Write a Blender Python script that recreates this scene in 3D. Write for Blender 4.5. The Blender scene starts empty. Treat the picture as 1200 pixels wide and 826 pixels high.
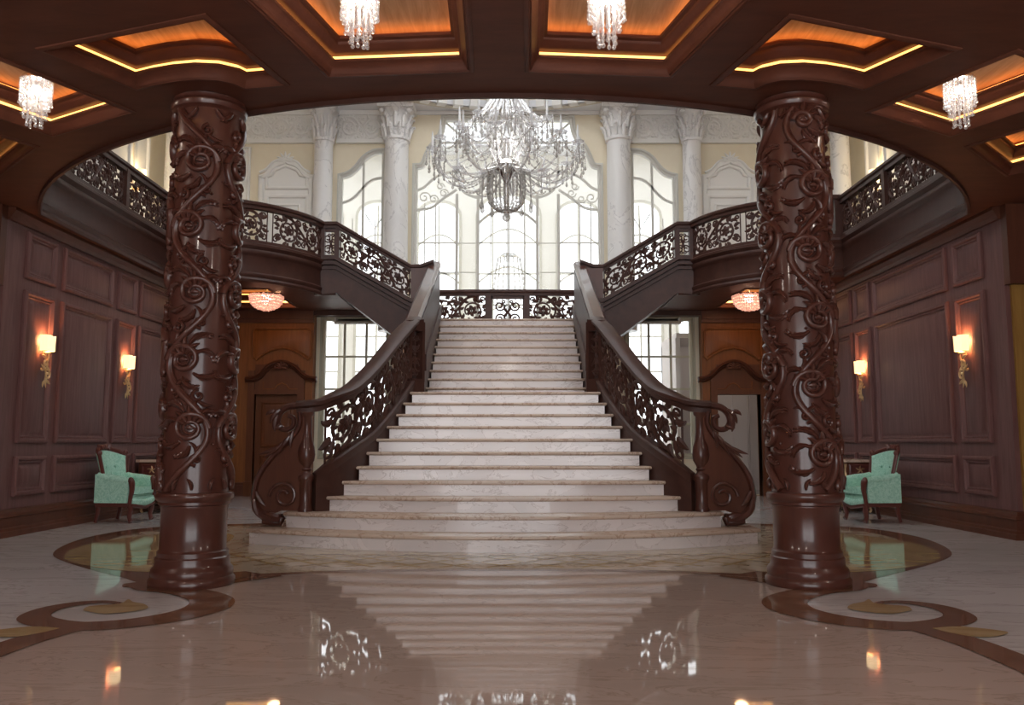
import bpy, bmesh, math, random
from math import pi, sin, cos, atan, radians, hypot
from mathutils import Vector
from mathutils.geometry import tessellate_polygon
random.seed(7)
SC = bpy.context.scene
COL = SC.collection

# ------------------------------------------------------------------ camera
FPX, HOR, EYE, CAMX = 1000.0, 519.0, 1.10, 0.095
PITCH = atan((HOR - 413) / FPX)


def ray(px, py):
    x = (px - 600) / FPX
    u = -(py - 413) / FPX
    return Vector((x, cos(PITCH) - u * sin(PITCH), sin(PITCH) + u * cos(PITCH)))


CAM = Vector((CAMX, 0, EYE))


def Pz(px, py, z):
    r = ray(px, py)
    return CAM + r * ((z - EYE) / r.z)


def Py(px, py, y):
    r = ray(px, py)
    return CAM + r * (y / r.y)


def Px(px, py, x):
    r = ray(px, py)
    return CAM + r * ((x - CAMX) / r.x)


cd = bpy.data.cameras.new('camera')
cd.lens = 30
cd.sensor_width = 36
cd.clip_end = 300
co = bpy.data.objects.new('camera', cd)
COL.objects.link(co)
co.location = CAM
co.rotation_euler = (pi / 2 + PITCH, 0, 0)
SC.camera = co


# ------------------------------------------------------------------ materials
def mat(name, base, rough=.5, metal=0., spec=.5, coat=0., vein=None, grain=None, bump=0., emit=None, estr=0.):
    m = bpy.data.materials.new(name)
    m.use_nodes = True
    nt = m.node_tree
    b = nt.nodes['Principled BSDF']
    b.inputs['Base Color'].default_value = (*base, 1)
    b.inputs['Roughness'].default_value = rough
    b.inputs['Metallic'].default_value = metal
    b.inputs['Specular IOR Level'].default_value = spec
    b.inputs['Coat Weight'].default_value = coat
    b.inputs['Coat Roughness'].default_value = .08
    if emit:
        b.inputs['Emission Color'].default_value = (*emit, 1)
        b.inputs['Emission Strength'].default_value = estr
    N = nt.nodes.new
    L = nt.links.new
    if vein or grain:
        tc = N('ShaderNodeTexCoord')
        mp = N('ShaderNodeMapping')
        geo = N('ShaderNodeNewGeometry')
        L(geo.outputs['Position'], mp.inputs['Vector'])
        rp = N('ShaderNodeValToRGB')
        cr = rp.color_ramp
        if grain:                       # (second colour, scale xyz, contrast)
            c2, sc = grain
            mp.inputs['Scale'].default_value = sc
            nz = N('ShaderNodeTexNoise')
            nz.inputs['Scale'].default_value = 1.0
            nz.inputs['Detail'].default_value = 6
            nz.inputs['Roughness'].default_value = .65
            nz.inputs['Distortion'].default_value = .6
            L(mp.outputs['Vector'], nz.inputs['Vector'])
            L(nz.outputs['Fac'], rp.inputs['Fac'])
            cr.elements[0].position = .3
            cr.elements[0].color = (*c2, 1)
            cr.elements[1].position = .7
            cr.elements[1].color = (*base, 1)
        else:                           # (vein colour, scale, width)
            c2, sc, w = vein
            mp.inputs['Scale'].default_value = sc if isinstance(sc, tuple) else (sc, sc, sc)
            mp.inputs['Rotation'].default_value = (.4, .5, .6)
            nz = N('ShaderNodeTexNoise')
            nz.inputs['Scale'].default_value = 1.0
            nz.inputs['Detail'].default_value = 7
            nz.inputs['Roughness'].default_value = .62
            nz.inputs['Distortion'].default_value = 1.6
            L(mp.outputs['Vector'], nz.inputs['Vector'])
            L(nz.outputs['Fac'], rp.inputs['Fac'])
            mid = tuple(.5 * a + .5 * c for a, c in zip(base, c2))
            cr.elements[0].position = .5 - w * 4
            cr.elements[0].color = (*base, 1)
            cr.elements[1].position = .5 + w * 4
            cr.elements[1].color = tuple(min(1, a * .93) for a in base) + (1,)
            e = cr.elements.new(.5)
            e.color = (*c2, 1)
            e = cr.elements.new(.5 - w)
            e.color = (*base, 1)
            e = cr.elements.new(.5 + w)
            e.color = (*tuple(.8 * a + .2 * c for a, c in zip(base, mid)), 1)
        L(rp.outputs['Color'], b.inputs['Base Color'])
        if bump:
            bp = N('ShaderNodeBump')
            bp.inputs['Strength'].default_value = bump
            bp.inputs['Distance'].default_value = .01
            L(nz.outputs['Fac'], bp.inputs['Height'])
            L(bp.outputs['Normal'], b.inputs['Normal'])
    return m


def mix_mat(name, tcol, gcol, fac, rough=.05, dcol=None, dfac=0.):
    """thin clear material: transparent + glossy (+ a little diffuse)"""
    m = bpy.data.materials.new(name)
    m.use_nodes = True
    nt = m.node_tree
    nt.nodes.clear()
    N = nt.nodes.new
    L = nt.links.new
    o = N('ShaderNodeOutputMaterial')
    t = N('ShaderNodeBsdfTransparent')
    t.inputs['Color'].default_value = (*tcol, 1)
    g = N('ShaderNodeBsdfGlossy')
    g.inputs['Color'].default_value = (*gcol, 1)
    g.inputs['Roughness'].default_value = rough
    mx = N('ShaderNodeMixShader')
    fr = N('ShaderNodeLayerWeight')
    fr.inputs['Blend'].default_value = fac
    L(fr.outputs['Facing'], mx.inputs[0])
    L(t.outputs[0], mx.inputs[1])
    L(g.outputs[0], mx.inputs[2])
    last = mx
    if dcol:
        d = N('ShaderNodeBsdfDiffuse')
        d.inputs['Color'].default_value = (*dcol, 1)
        m2 = N('ShaderNodeMixShader')
        m2.inputs[0].default_value = dfac
        L(mx.outputs[0], m2.inputs[1])
        L(d.outputs[0], m2.inputs[2])
        last = m2
    L(last.outputs[0], o.inputs['Surface'])
    return m


M = {}
M['wood'] = mat('mahogany', (.13, .044, .024), .42, spec=.3, grain=((.085, .027, .015), (7, 7, 1.2)), bump=.05)
M['carve'] = mat('carved_mahogany', (.105, .035, .023), .33, spec=.45, coat=.35, grain=((.07, .022, .015), (6, 6, 1.5)))
M['ceil'] = mat('ceiling_mahogany', (.135, .046, .026), .5, spec=.25, grain=((.09, .03, .018), (2, 7, 5)))
M['rail'] = mat('dark_walnut', (.078, .032, .023), .40, spec=.3, grain=((.05, .02, .015), (5, 5, 5)))
M['panel'] = mat('panelling_mahogany', (.20, .096, .090), .52, spec=.3, grain=((.125, .055, .05), (22, 22, 1.6)), bump=.1)
M['oak'] = mat('door_wall_oak', (.30, .105, .028), .45, spec=.3, grain=((.19, .06, .015), (16, 16, 1.2)), bump=.08)
M['oak_dark'] = mat('door_oak', (.17, .055, .02), .42, spec=.3, grain=((.11, .034, .012), (16, 16, 1.2)), bump=.08)
M['lamplit_oak'] = mat('lamplit_oak_yellow', (.36, .20, .05), .5, spec=.3, grain=((.26, .13, .03), (16, 16, 1)))  # yellow lamplight on the wall ends put into this wood colour
M['coffer'] = mat('coffer_veneer', (.44, .31, .22), .5, grain=((.26, .165, .105), (26, 2.2, 2)))
M['step'] = mat('stair_marble', (.80, .73, .71), .16, coat=.2, vein=((.56, .48, .45), (1.3, 2.5, 3.0), .012))
M['nosing'] = mat('nosing_marble', (.64, .50, .40), .18, coat=.2, vein=((.44, .30, .22), 2.2, .03))
M['floor_pale'] = mat('pale_floor_marble', (.72, .69, .68), .05, spec=.6, vein=((.52, .49, .47), (.6, 2.0, 1), .02))
M['floor_beige'] = mat('beige_floor_marble', (.54, .42, .36), .03, spec=.9, vein=((.42, .32, .265), (1.0, 3.0, 1), .02))
M['inlay_brown'] = mat('brown_inlay_marble', (.27, .14, .085), .06, spec=.6, grain=((.15, .075, .045), (1.6, 9, 4)))
M['inlay_gold'] = mat('golden_inlay_marble', (.60, .46, .24), .06, spec=.6, grain=((.40, .25, .10), (2, 8, 4)))
M['inlay_cream'] = mat('cream_inlay_marble', (.62, .52, .40), .06, spec=.6, vein=((.45, .34, .22), 1.5, .03))
M['white_marble'] = mat('white_column_marble', (.84, .82, .80), .3, vein=((.60, .58, .57), (1.2, 1.2, .8), .02))
M['plaster'] = mat('white_plaster', (.86, .84, .80), .6)
M['stucco'] = mat('cream_yellow_wall', (.87, .78, .60), .6, grain=((.83, .73, .55), (3, 3, 3)))
M['ring'] = mat('beige_cornice', (.66, .60, .50), .6)
M['cool_white'] = mat('cool_white_ceiling', (.82, .83, .86), .5)
M['sash'] = mat('window_paint', (.62, .60, .54), .4)
M['sash_green'] = mat('cream_green_paint', (.50, .48, .36), .4)
M['grey_room'] = mat('grey_room_paint', (.62, .56, .55), .5)
M['gold'] = mat('polished_brass', (.92, .70, .38), .42, metal=.7)
M['old_gold'] = mat('antique_gilding', (.60, .42, .24), .35, metal=.8)
M['chrome'] = mat('silver_metal', (.78, .78, .78), .2, metal=1.)
M['green'] = mat('green_damask', (.34, .66, .52), .7, vein=((.55, .84, .70), 14, .06))
M['chairwood'] = mat('red_brown_chair_wood', (.12, .032, .024), .35, coat=.2)
M['shade'] = mat('lit_lamp_shade', (.9, .8, .6), .6, emit=(1, .66, .32), estr=1.25)
M['strip'] = mat('led_strip', (.9, .7, .3), .5, emit=(1, .50, .13), estr=2.2)
M['cove'] = mat('cove_led', (.9, .5, .2), .5, emit=(1, .34, .075), estr=4.2)
M['bulb'] = mat('bulb_glow', (1, 1, 1), .5, emit=(1, .90, .80), estr=6)
M['warm_bulb'] = mat('warm_bulb_glow', (1, 1, 1), .5, emit=(1, .7, .5), estr=10)
M['candle'] = mat('white_candle', (.8, .8, .8), .3)
M['glass'] = mix_mat('window_glass', (.97, .98, .98), (1, 1, 1), .12, .02)
M['crystal'] = mix_mat('lead_crystal', (.96, .96, .97), (1, 1, 1), .5, .15, (.92, .92, .93), .16)
M['crystal_grey'] = mix_mat('grey_crystal', (.80, .79, .77), (.95, .95, .95), .5, .2, (.70, .68, .65), .3)
M['pebble'] = mat('rough_crystal', (.75, .62, .55), .3, coat=.5, emit=(1, .42, .28), estr=.6)
M['ground'] = mat('pale_terrace', (.75, .74, .72), .8)


# ------------------------------------------------------------------ mesh helpers
def root_offset(o):
    v = Vector((0, 0, 0))
    while o is not None:
        v = v + o.location
        o = o.parent
    return v


class MB:
    def __init__(s):
        s.v = []
        s.f = []

    def add(s, vs, fs):
        n = len(s.v)
        s.v.extend(Vector(p) for p in vs)
        s.f.extend(tuple(i + n for i in f) for f in fs)

    def box(s, x0, x1, y0, y1, z0, z1):
        s.add([(x0, y0, z0), (x1, y0, z0), (x1, y1, z0), (x0, y1, z0), (x0, y0, z1), (x1, y0, z1), (x1, y1, z1), (x0, y1, z1)],
              [(0, 3, 2, 1), (4, 5, 6, 7), (0, 1, 5, 4), (1, 2, 6, 5), (2, 3, 7, 6), (3, 0, 4, 7)])

    def prism(s, poly, holes, Mf, w0, w1):
        """polygon with holes in (u,v), extruded along w through the mapping Mf"""
        loops = [poly] + list(holes)
        flat = [p for l in loops for p in l]
        tris = tessellate_polygon([[Vector((p[0], p[1], 0)) for p in l] for l in loops])
        n = len(flat)
        vs = [Mf(p[0], p[1], w0) for p in flat] + [Mf(p[0], p[1], w1) for p in flat]
        fs = [tuple(t) for t in tris] + [tuple(i + n for i in reversed(t)) for t in tris]
        k = 0
        for l in loops:
            m = len(l)
            for i in range(m):
                a, b = k + i, k + (i + 1) % m
                fs.append((a, b, b + n, a + n))
            k += m
        s.add(vs, fs)

    def lathe(s, prof, c=(0, 0, 0), n=24, a0=0., a1=2 * pi, cap=True):
        full = abs(a1 - a0 - 2 * pi) < 1e-6
        m = n if full else n + 1
        vs = []
        for r, z in prof:
            for i in range(m):
                a = a0 + (a1 - a0) * i / n
                vs.append((c[0] + r * cos(a), c[1] + r * sin(a), c[2] + z))
        fs = []
        for j in range(len(prof) - 1):
            for i in range(n):
                a, b = j * m + i, j * m + (i + 1) % m
                fs.append((a, b, b + m, a + m))
        if cap and full:
            fs.append(tuple(range(m))[::-1])
            fs.append(tuple(range((len(prof) - 1) * m, len(prof) * m)))
        s.add(vs, fs)

    def ball(s, c, r, n=10, sz=1.):
        prof = [(max(1e-4, r * sin(pi * i / n)), -r * sz * cos(pi * i / n)) for i in range(n + 1)]
        s.lathe(prof, c, n + 2)

    def tube(s, pts, rad, n=8, up=None, flat=1.):
        pts = [Vector(p) for p in pts]
        m = len(pts)
        if not hasattr(rad, '__len__'):
            rad = [rad] * m
        ref = Vector(up) if up else None
        vs = []
        prev = None
        for i, p in enumerate(pts):
            t = (pts[min(i + 1, m - 1)] - pts[max(i - 1, 0)])
            t = t.normalized() if t.length > 1e-9 else Vector((0, 0, 1))
            if ref is not None:
                nn = ref - t * ref.dot(t)
            elif prev is None:
                a = Vector((0, 0, 1)) if abs(t.z) < .9 else Vector((1, 0, 0))
                nn = a - t * a.dot(t)
            else:
                nn = prev - t * prev.dot(t)
            nn.normalize()
            prev = nn
            b = t.cross(nn)
            for k in range(n):
                a = 2 * pi * (k + .5) / n
                vs.append(p + (b * cos(a) + nn * (sin(a) * flat)) * rad[i])
        fs = []
        for i in range(m - 1):
            for k in range(n):
                a, b = i * n + k, i * n + (k + 1) % n
                fs.append((a, b, b + n, a + n))
        fs.append(tuple(range(n))[::-1])
        fs.append(tuple(range((m - 1) * n, m * n)))
        s.add(vs, fs)

    def mtube(s, Mf, pts, rad, w=0., n=6, flat=.7, dw=None):
        """tube that lies on a mapped surface; pts in (u,v)"""
        m = len(pts)
        if not hasattr(rad, '__len__'):
            rad = [rad] * m
        P3 = [Mf(p[0], p[1], w + (dw[i] if dw else 0)) for i, p in enumerate(pts)]
        vs = []
        for i in range(m):
            t = P3[min(i + 1, m - 1)] - P3[max(i - 1, 0)]
            if t.length < 1e-9:
                t = Vector((0, 0, 1))
            t.normalize()
            nn = Mf(pts[i][0], pts[i][1], w + .01) - Mf(pts[i][0], pts[i][1], w)
            nn = nn - t * nn.dot(t)
            nn.normalize()
            b = t.cross(nn)
            for k in range(n):
                a = 2 * pi * (k + .5) / n
                vs.append(P3[i] + (b * cos(a) + nn * (sin(a) * flat)) * rad[i])
        fs = []
        for i in range(m - 1):
            for k in range(n):
                a, b = i * n + k, i * n + (k + 1) % n
                fs.append((a, b, b + n, a + n))
        fs.append(tuple(range(n))[::-1])
        fs.append(tuple(range((m - 1) * n, m * n)))
        s.add(vs, fs)

    def sweep(s, path, prof, closed=False):
        """closed profile (o,h) swept along a path; o to the right of travel in plan, h up"""
        path = [Vector(p) for p in path]
        m = len(path)
        vs = []
        for i, p in enumerate(path):
            def d(a, b):
                q = path[b] - path[a]
                q.z = 0
                return q.normalized()
            if closed:
                t1, t2 = d((i - 1) % m, i), d(i, (i + 1) % m)
            else:
                t1 = d(i - 1, i) if i > 0 else d(i, i + 1)
                t2 = d(i, i + 1) if i < m - 1 else d(i - 1, i)
            n1, n2 = Vector((t1.y, -t1.x, 0)), Vector((t2.y, -t2.x, 0))
            nn = n1 + n2
            k = nn.length
            nn = nn / k if k > 1e-6 else n1
            nn = nn / max(.45, nn.dot(n1))
            for o, h in prof:
                vs.append(p + nn * o + Vector((0, 0, h)))
        q = len(prof)
        fs = []
        for i in range(m if closed else m - 1):
            j = (i + 1) % m
            for k in range(q):
                l = (k + 1) % q
                fs.append((i * q + k, i * q + l, j * q + l, j * q + k))
        if not closed:
            fs.append(tuple(range(q)))
            fs.append(tuple(range((m - 1) * q, m * q))[::-1])
        s.add(vs, fs)

    def wall_strip(s, path, th, zb, zt):
        """upright wall along a plan path; zb/zt lists or numbers"""
        m = len(path)
        g = lambda q, i: q[i] if hasattr(q, '__len__') else q
        vs = []
        for i in range(m):
            a, b = path[max(i - 1, 0)], path[min(i + 1, m - 1)]
            t = Vector((b[0] - a[0], b[1] - a[1], 0)).normalized()
            n = Vector((t.y, -t.x, 0)) * (th / 2)
            p = Vector((path[i][0], path[i][1], 0))
            for sg, z in ((1, g(zb, i)), (1, g(zt, i)), (-1, g(zt, i)), (-1, g(zb, i))):
                vs.append(p + n * sg + Vector((0, 0, z)))
        fs = []
        for i in range(m - 1):
            for k in range(4):
                l = (k + 1) % 4
                fs.append((i * 4 + k, i * 4 + l, i * 4 + 4 + l, i * 4 + 4 + k))
        fs += [(0, 1, 2, 3), (m * 4 - 1, m * 4 - 2, m * 4 - 3, m * 4 - 4)]
        s.add(vs, fs)

    def frame(s, poly, prof, Mf, cap=False, closed_prof=False):
        """moulding round a closed polygon: prof = [(inward offset, w)]"""
        m = len(poly)
        rings = [offset(poly, o) for o, w in prof]
        vs = []
        for (o, w), rg in zip(prof, rings):
            vs += [Mf(p[0], p[1], w) for p in rg]
        fs = []
        q = len(prof)
        for j in range(q if closed_prof else q - 1):
            k = (j + 1) % q
            for i in range(m):
                l = (i + 1) % m
                fs.append((j * m + i, j * m + l, k * m + l, k * m + i))
        if cap:
            tr = tessellate_polygon([[Vector((p[0], p[1], 0)) for p in rings[-1]]])
            fs += [tuple(i + (q - 1) * m for i in t) for t in tr]
        s.add(vs, fs)

    def build(s, name, m, parent=None, smooth=True, ang=35, recalc=True):
        if parent is not None:
            off = root_offset(parent)
        elif s.v:
            xs = [p.x for p in s.v]
            ys = [p.y for p in s.v]
            off = Vector(((min(xs) + max(xs)) / 2, (min(ys) + max(ys)) / 2, min(p.z for p in s.v)))
        me = bpy.data.meshes.new(name)
        me.from_pydata([tuple(p - off) for p in s.v], [], s.f)
        if recalc:
            bm = bmesh.new()
            bm.from_mesh(me)
            bmesh.ops.recalc_face_normals(bm, faces=bm.faces)
            bm.to_mesh(me)
            bm.free()
        if smooth:
            me.polygons.foreach_set('use_smooth', [True] * len(me.polygons))
            me.set_sharp_from_angle(angle=radians(ang))
        me.materials.append(m if not isinstance(m, str) else M[m])
        o = bpy.data.objects.new(name, me)
        COL.objects.link(o)
        if parent is not None:
            o.parent = parent
        else:
            o.location = off
        return o


def offset(poly, d):
    """inward offset of a polygon (either winding)"""
    m = len(poly)
    area = sum(poly[i][0] * poly[(i + 1) % m][1] - poly[(i + 1) % m][0] * poly[i][1] for i in range(m))
    sg = 1 if area > 0 else -1
    out = []
    for i in range(m):
        a, b, c = Vector(poly[i - 1][:2]), Vector(poly[i][:2]), Vector(poly[(i + 1) % m][:2])
        t1, t2 = (b - a).normalized(), (c - b).normalized()
        n1, n2 = Vector((-t1.y, t1.x)) * sg, Vector((-t2.y, t2.x)) * sg
        nn = n1 + n2
        nn = nn.normalized() if nn.length > 1e-6 else n1
        nn = nn / max(.35, nn.dot(n1))
        out.append((b.x + nn.x * d, b.y + nn.y * d))
    return out


def tag(o, label, cat, group=None):
    o['label'] = label
    o['category'] = cat
    if group:
        o['group'] = group
    return o


def thing(name, loc, label, cat, group=None):
    o = bpy.data.objects.new(name, None)
    o.empty_display_size = .1
    COL.objects.link(o)
    o.location = loc
    return tag(o, label, cat, group)


def struct(o):
    o['kind'] = 'structure'
    return o


def kids(o):
    return [c for c in COL.objects if c.parent == o]


def copy_tree(o, parent=None, name=None):
    c = o.copy()
    COL.objects.link(c)
    if parent:
        c.parent = parent
    for ch in list(o.children):
        copy_tree(ch, c)
    return c


def cat_rom(pts, n=6):
    """Catmull-Rom through tuples"""
    out = []
    m = len(pts)
    for i in range(m - 1):
        p0, p1, p2, p3 = pts[max(i - 1, 0)], pts[i], pts[i + 1], pts[min(i + 2, m - 1)]
        for k in range(n):
            t = k / n
            out.append(tuple(.5 * (2 * b + (c - a) * t + (2 * a - 5 * b + 4 * c - d) * t * t + (3 * b - a - 3 * c + d) * t ** 3)
                             for a, b, c, d in zip(p0, p1, p2, p3)))
    out.append(tuple(pts[-1]))
    return out


def spiral(cu, cv, r0, r1, a0, turns, n=26):
    return [(cu + (r0 + (r1 - r0) * (i / n) ** .8) * cos(a0 + 2 * pi * turns * i / n),
             cv + (r0 + (r1 - r0) * (i / n) ** .8) * sin(a0 + 2 * pi * turns * i / n)) for i in range(n + 1)]


def leaf(mb, Mf, u, v, ang, L, wd, curl=.6, w=0., n=5, flat=.6, seg=7):
    pts = []
    rad = []
    a = ang
    x, y = u, v
    for i in range(seg + 1):
        t = i / seg
        pts.append((x, y))
        rad.append(max(.0015, wd * (sin(pi * min(1, t * .85 + .12)) ** .8) * (1 - .25 * t)))
        a += curl / seg
        x += cos(a) * L / seg
        y += sin(a) * L / seg
    mb.mtube(Mf, pts, rad, w, n, flat)


def acanthus(mb, Mf, u, v, ang, L, wd, curl, w=0.):
    leaf(mb, Mf, u, v, ang, L, wd, curl, w, 6, 1.4, 9)
    a, x, y = ang, u, v
    for k in range(4):
        a += curl / 5
        x += cos(a) * L / 5
        y += sin(a) * L / 5
        for q in (-1, 1):
            leaf(mb, Mf, x, y, a + q * .75, L * (.42 - .05 * k), wd * .6, -q * .9 + curl * .3, w, 5, 1.3, 6)


def plane_map(o, ex, ey, en):
    o, ex, ey, en = Vector(o), Vector(ex), Vector(ey), Vector(en)
    return lambda u, v, w: o + ex * u + ey * v + en * w


def XZ(y):            # u=x, v=z, w towards the camera
    return lambda u, v, w: Vector((u, y - w, v))


XY = lambda u, v, w: Vector((u, v, w))


def scroll_panel(mb, Mf, L, H, thick=.017, seed=0, dens=.95):
    """pierced acanthus scrollwork filling 0..L x 0..H"""
    n = max(1, round(L / (H * dens)))
    p = L / n
    R = min(.47 * H, .52 * p)
    for i in range(n):
        cu, cv = (i + .5) * p, H * .5
        d = 1 if (i + seed) % 2 == 0 else -1
        a0 = -pi / 2 * d - .3 * d
        pts = spiral(cu, cv, R, R * .42, a0, 1.4 * d)
        m = len(pts)
        mb.mtube(Mf, pts, [thick * (1.25 - .4 * k / m) for k in range(m)], 0, 6, .9)
        # flower head
        mb.mtube(Mf, [(cu - .012, cv), (cu, cv), (cu + .012, cv)], [R * .12, R * .2, R * .12], .006, 7, .9)
        for k in range(6):
            a = k * pi / 3 + .3
            leaf(mb, Mf, cu + R * .08 * cos(a), cv + R * .08 * sin(a), a - .5 * d, R * .34, R * .17, 1.2 * d, .004)
        # acanthus leaves springing off the scroll, outwards and inwards
        for k in range(8):
            a = a0 + d * (k * .8 + .4)
            r1 = R * (1 - .42 * k / 12)
            leaf(mb, Mf, cu + r1 * cos(a), cv + r1 * sin(a), a + 1.2 * d, R * .55, R * .16, -1.7 * d, .004)
            leaf(mb, Mf, cu + r1 * .92 * cos(a + .3), cv + r1 * .92 * sin(a + .3), a + pi - .5 * d, R * .38, R * .13, 1.3 * d, .004)
            leaf(mb, Mf, cu + r1 * cos(a + .2), cv + r1 * sin(a + .2), a + .5 * d, R * .36, R * .13, -1.2 * d, .002)
        # corner curls
        for (qu, qv, s1, s2) in ((i * p + .10 * p, H * .86, 1, -1), (i * p + .90 * p, H * .14, -1, 1),
                                 (i * p + .90 * p, H * .86, -1, -1), (i * p + .10 * p, H * .14, 1, 1)):
            mb.mtube(Mf, spiral(qu, qv, R * .25, R * .06, pi / 2 * s2, 1.1 * s1, 12), thick * .75, 0, 5, .9)
            leaf(mb, Mf, qu, qv, math.atan2(cv - qv, cu - qu), R * .5, R * .14, .8 * s1, .003)
        # stem to the next scroll
        if i < n - 1:
            st = cat_rom([(cu + R * .2, cv - d * R), (cu + p * .5, cv - d * R * .1), (cu + p - R * .2, cv + d * R)], 5)
            mb.mtube(Mf, st, thick * 1.1, 0, 6, .9)
    # edge stops
    for e in (0.004, L - .004):
        mb.mtube(Mf, [(e, 0), (e, H * .5), (e, H)], thick * .55, 0, 5, .9)


def curl_panel(mb, Mf, L, H, thick=.013):
    """symmetrical four-curl wrought square"""
    cu, cv = L / 2, H / 2
    for sx in (-1, 1):
        for sy in (-1, 1):
            pts = spiral(cu + sx * L * .26, cv + sy * H * .25, H * .22, H * .05, (0 if sx < 0 else pi), 1.4 * sx * sy, 20)
            mb.mtube(Mf, pts, thick, 0, 6, .9)
            pts = spiral(cu + sx * L * .12, cv + sy * H * .4, H * .09, H * .02, -pi / 2 * sy, 1.2 * sx * sy, 12)
            mb.mtube(Mf, pts, thick * .8, 0, 5, .9)
            leaf(mb, Mf, cu, cv, math.atan2(sy * H, sx * L), H * .3, thick * 1.8, .6 * sx * sy)
    mb.mtube(Mf, [(cu - .02, cv), (cu, cv), (cu + .02, cv)], [.015, .03, .015], 0, 7, .9)


def lamp(name, loc, power, col, r=.06):
    l = bpy.data.lights.new(name, 'POINT')
    l.energy = power
    l.color = col
    l.shadow_soft_size = r
    o = bpy.data.objects.new(name, l)
    COL.objects.link(o)
    o.location = loc
    return o


RAIL = [(-.05, -.10), (.05, -.10), (.055, -.05), (.085, -.03), (.09, .005), (.06, .03), (-.06, .03), (-.09, .005), (-.085, -.03), (-.055, -.05)]
CURB = [(-.06, -.12), (.06, -.12), (.075, -.06), (.075, -.02), (.05, .0), (-.05, .0), (-.075, -.02), (-.075, -.06)]
SIDE = {-1: 'on the closed-door side', 1: 'on the open-door side'}
ZC = 3.9          # underside of the timber ceiling
ZG = 4.45         # gallery floor


def mir(poly, s):
    return [(-s * p[0] if s > 0 else p[0], p[1]) for p in poly]


# ------------------------------------------------------------------ hall opening in the timber ceiling
HC, HR = (0.0, 12.9), 6.3


def half_opening():
    """left half, from the middle of the near arc round to the head of the side flight"""
    pts = []
    for i in range(25):
        a = radians(90 - i * 64 / 24)
        pts.append((-HR * cos(a), HC[1] - HR * sin(a)))
    x, y = pts[-1]
    pts += [(-5.66, 10.4), (-5.68, 10.9), (-5.68, 14.1)]
    for i in range(0, 15):
        a = radians(-88 + i * (76.5 / 14))
        pts.append((-5.68 + 2.22 * cos(a) + .0, 16.3 + 2.22 * sin(a)))
    return pts


HALF = half_opening()
BAL0 = len(HALF) - 15          # first point of the balcony bow
bx, by = HALF[-1]
OPEN = HALF + [(-3.22, by), (-3.22, 18.28), (3.22, 18.28), (3.22, by)] + [(-p[0], p[1]) for p in reversed(HALF)][:-1]

# coffers (plan outlines, left half)
COF = {}
c = lambda px, py: tuple(Pz(px, py, ZC)[:2])
a1, a2, a3 = c(552, 82), c(385, 88), c(290, 0)
k = (a1[1] - 3.9) / (a2[1] - a3[1])
COF['middle'] = [a1, (-.17, 3.9), (a2[0] + (a3[0] - a2[0]) * k, 3.9), a2]
COF['column'] = [c(335, 98), c(240, 18), c(48, 57), c(160, 103), c(185, 97), c(209, 93), c(233, 91), c(256, 92), c(274, 96), c(287, 102)]
p, q, r_ = Vector(c(155, 130)), Vector(c(62, 158)), Vector(c(0, 68))
r_ = p + (r_ - p) * 1.12
COF['side'] = [tuple(p), tuple(r_), tuple(q + r_ - p), tuple(q)]
p, q, r_ = Vector(c(43, 171)), Vector(c(2, 202)), Vector(c(0, 158))
r_ = p + (r_ - p) * 2.2
q = p + (q - p) * 1.1
COF['corner'] = [tuple(p), tuple(r_), tuple(q + r_ - p), tuple(q)]
COF['balcony'] = [(-4.35, 15.35), (-4.35, 17.5), (-6.6, 17.5), (-6.6, 15.35)]

cb = MB()
holes = []
for kx, poly in COF.items():
    for s in (-1, 1):
        holes.append([(p[0] * -s, p[1]) for p in poly] if s > 0 else poly)
OUTER = [(-7.45, -3.0), (7.45, -3.0), (7.45, 18.3), (3.22, 18.3), (3.22, by)] + [(-p[0], p[1]) for p in reversed(HALF)] + HALF[1:] + [(-3.22, by), (-3.22, 18.3), (-7.45, 18.3)]
cb.prism(OUTER, holes, XY, ZC, ZG)
struct(cb.build('ceiling', 'ceil', smooth=False))

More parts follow.
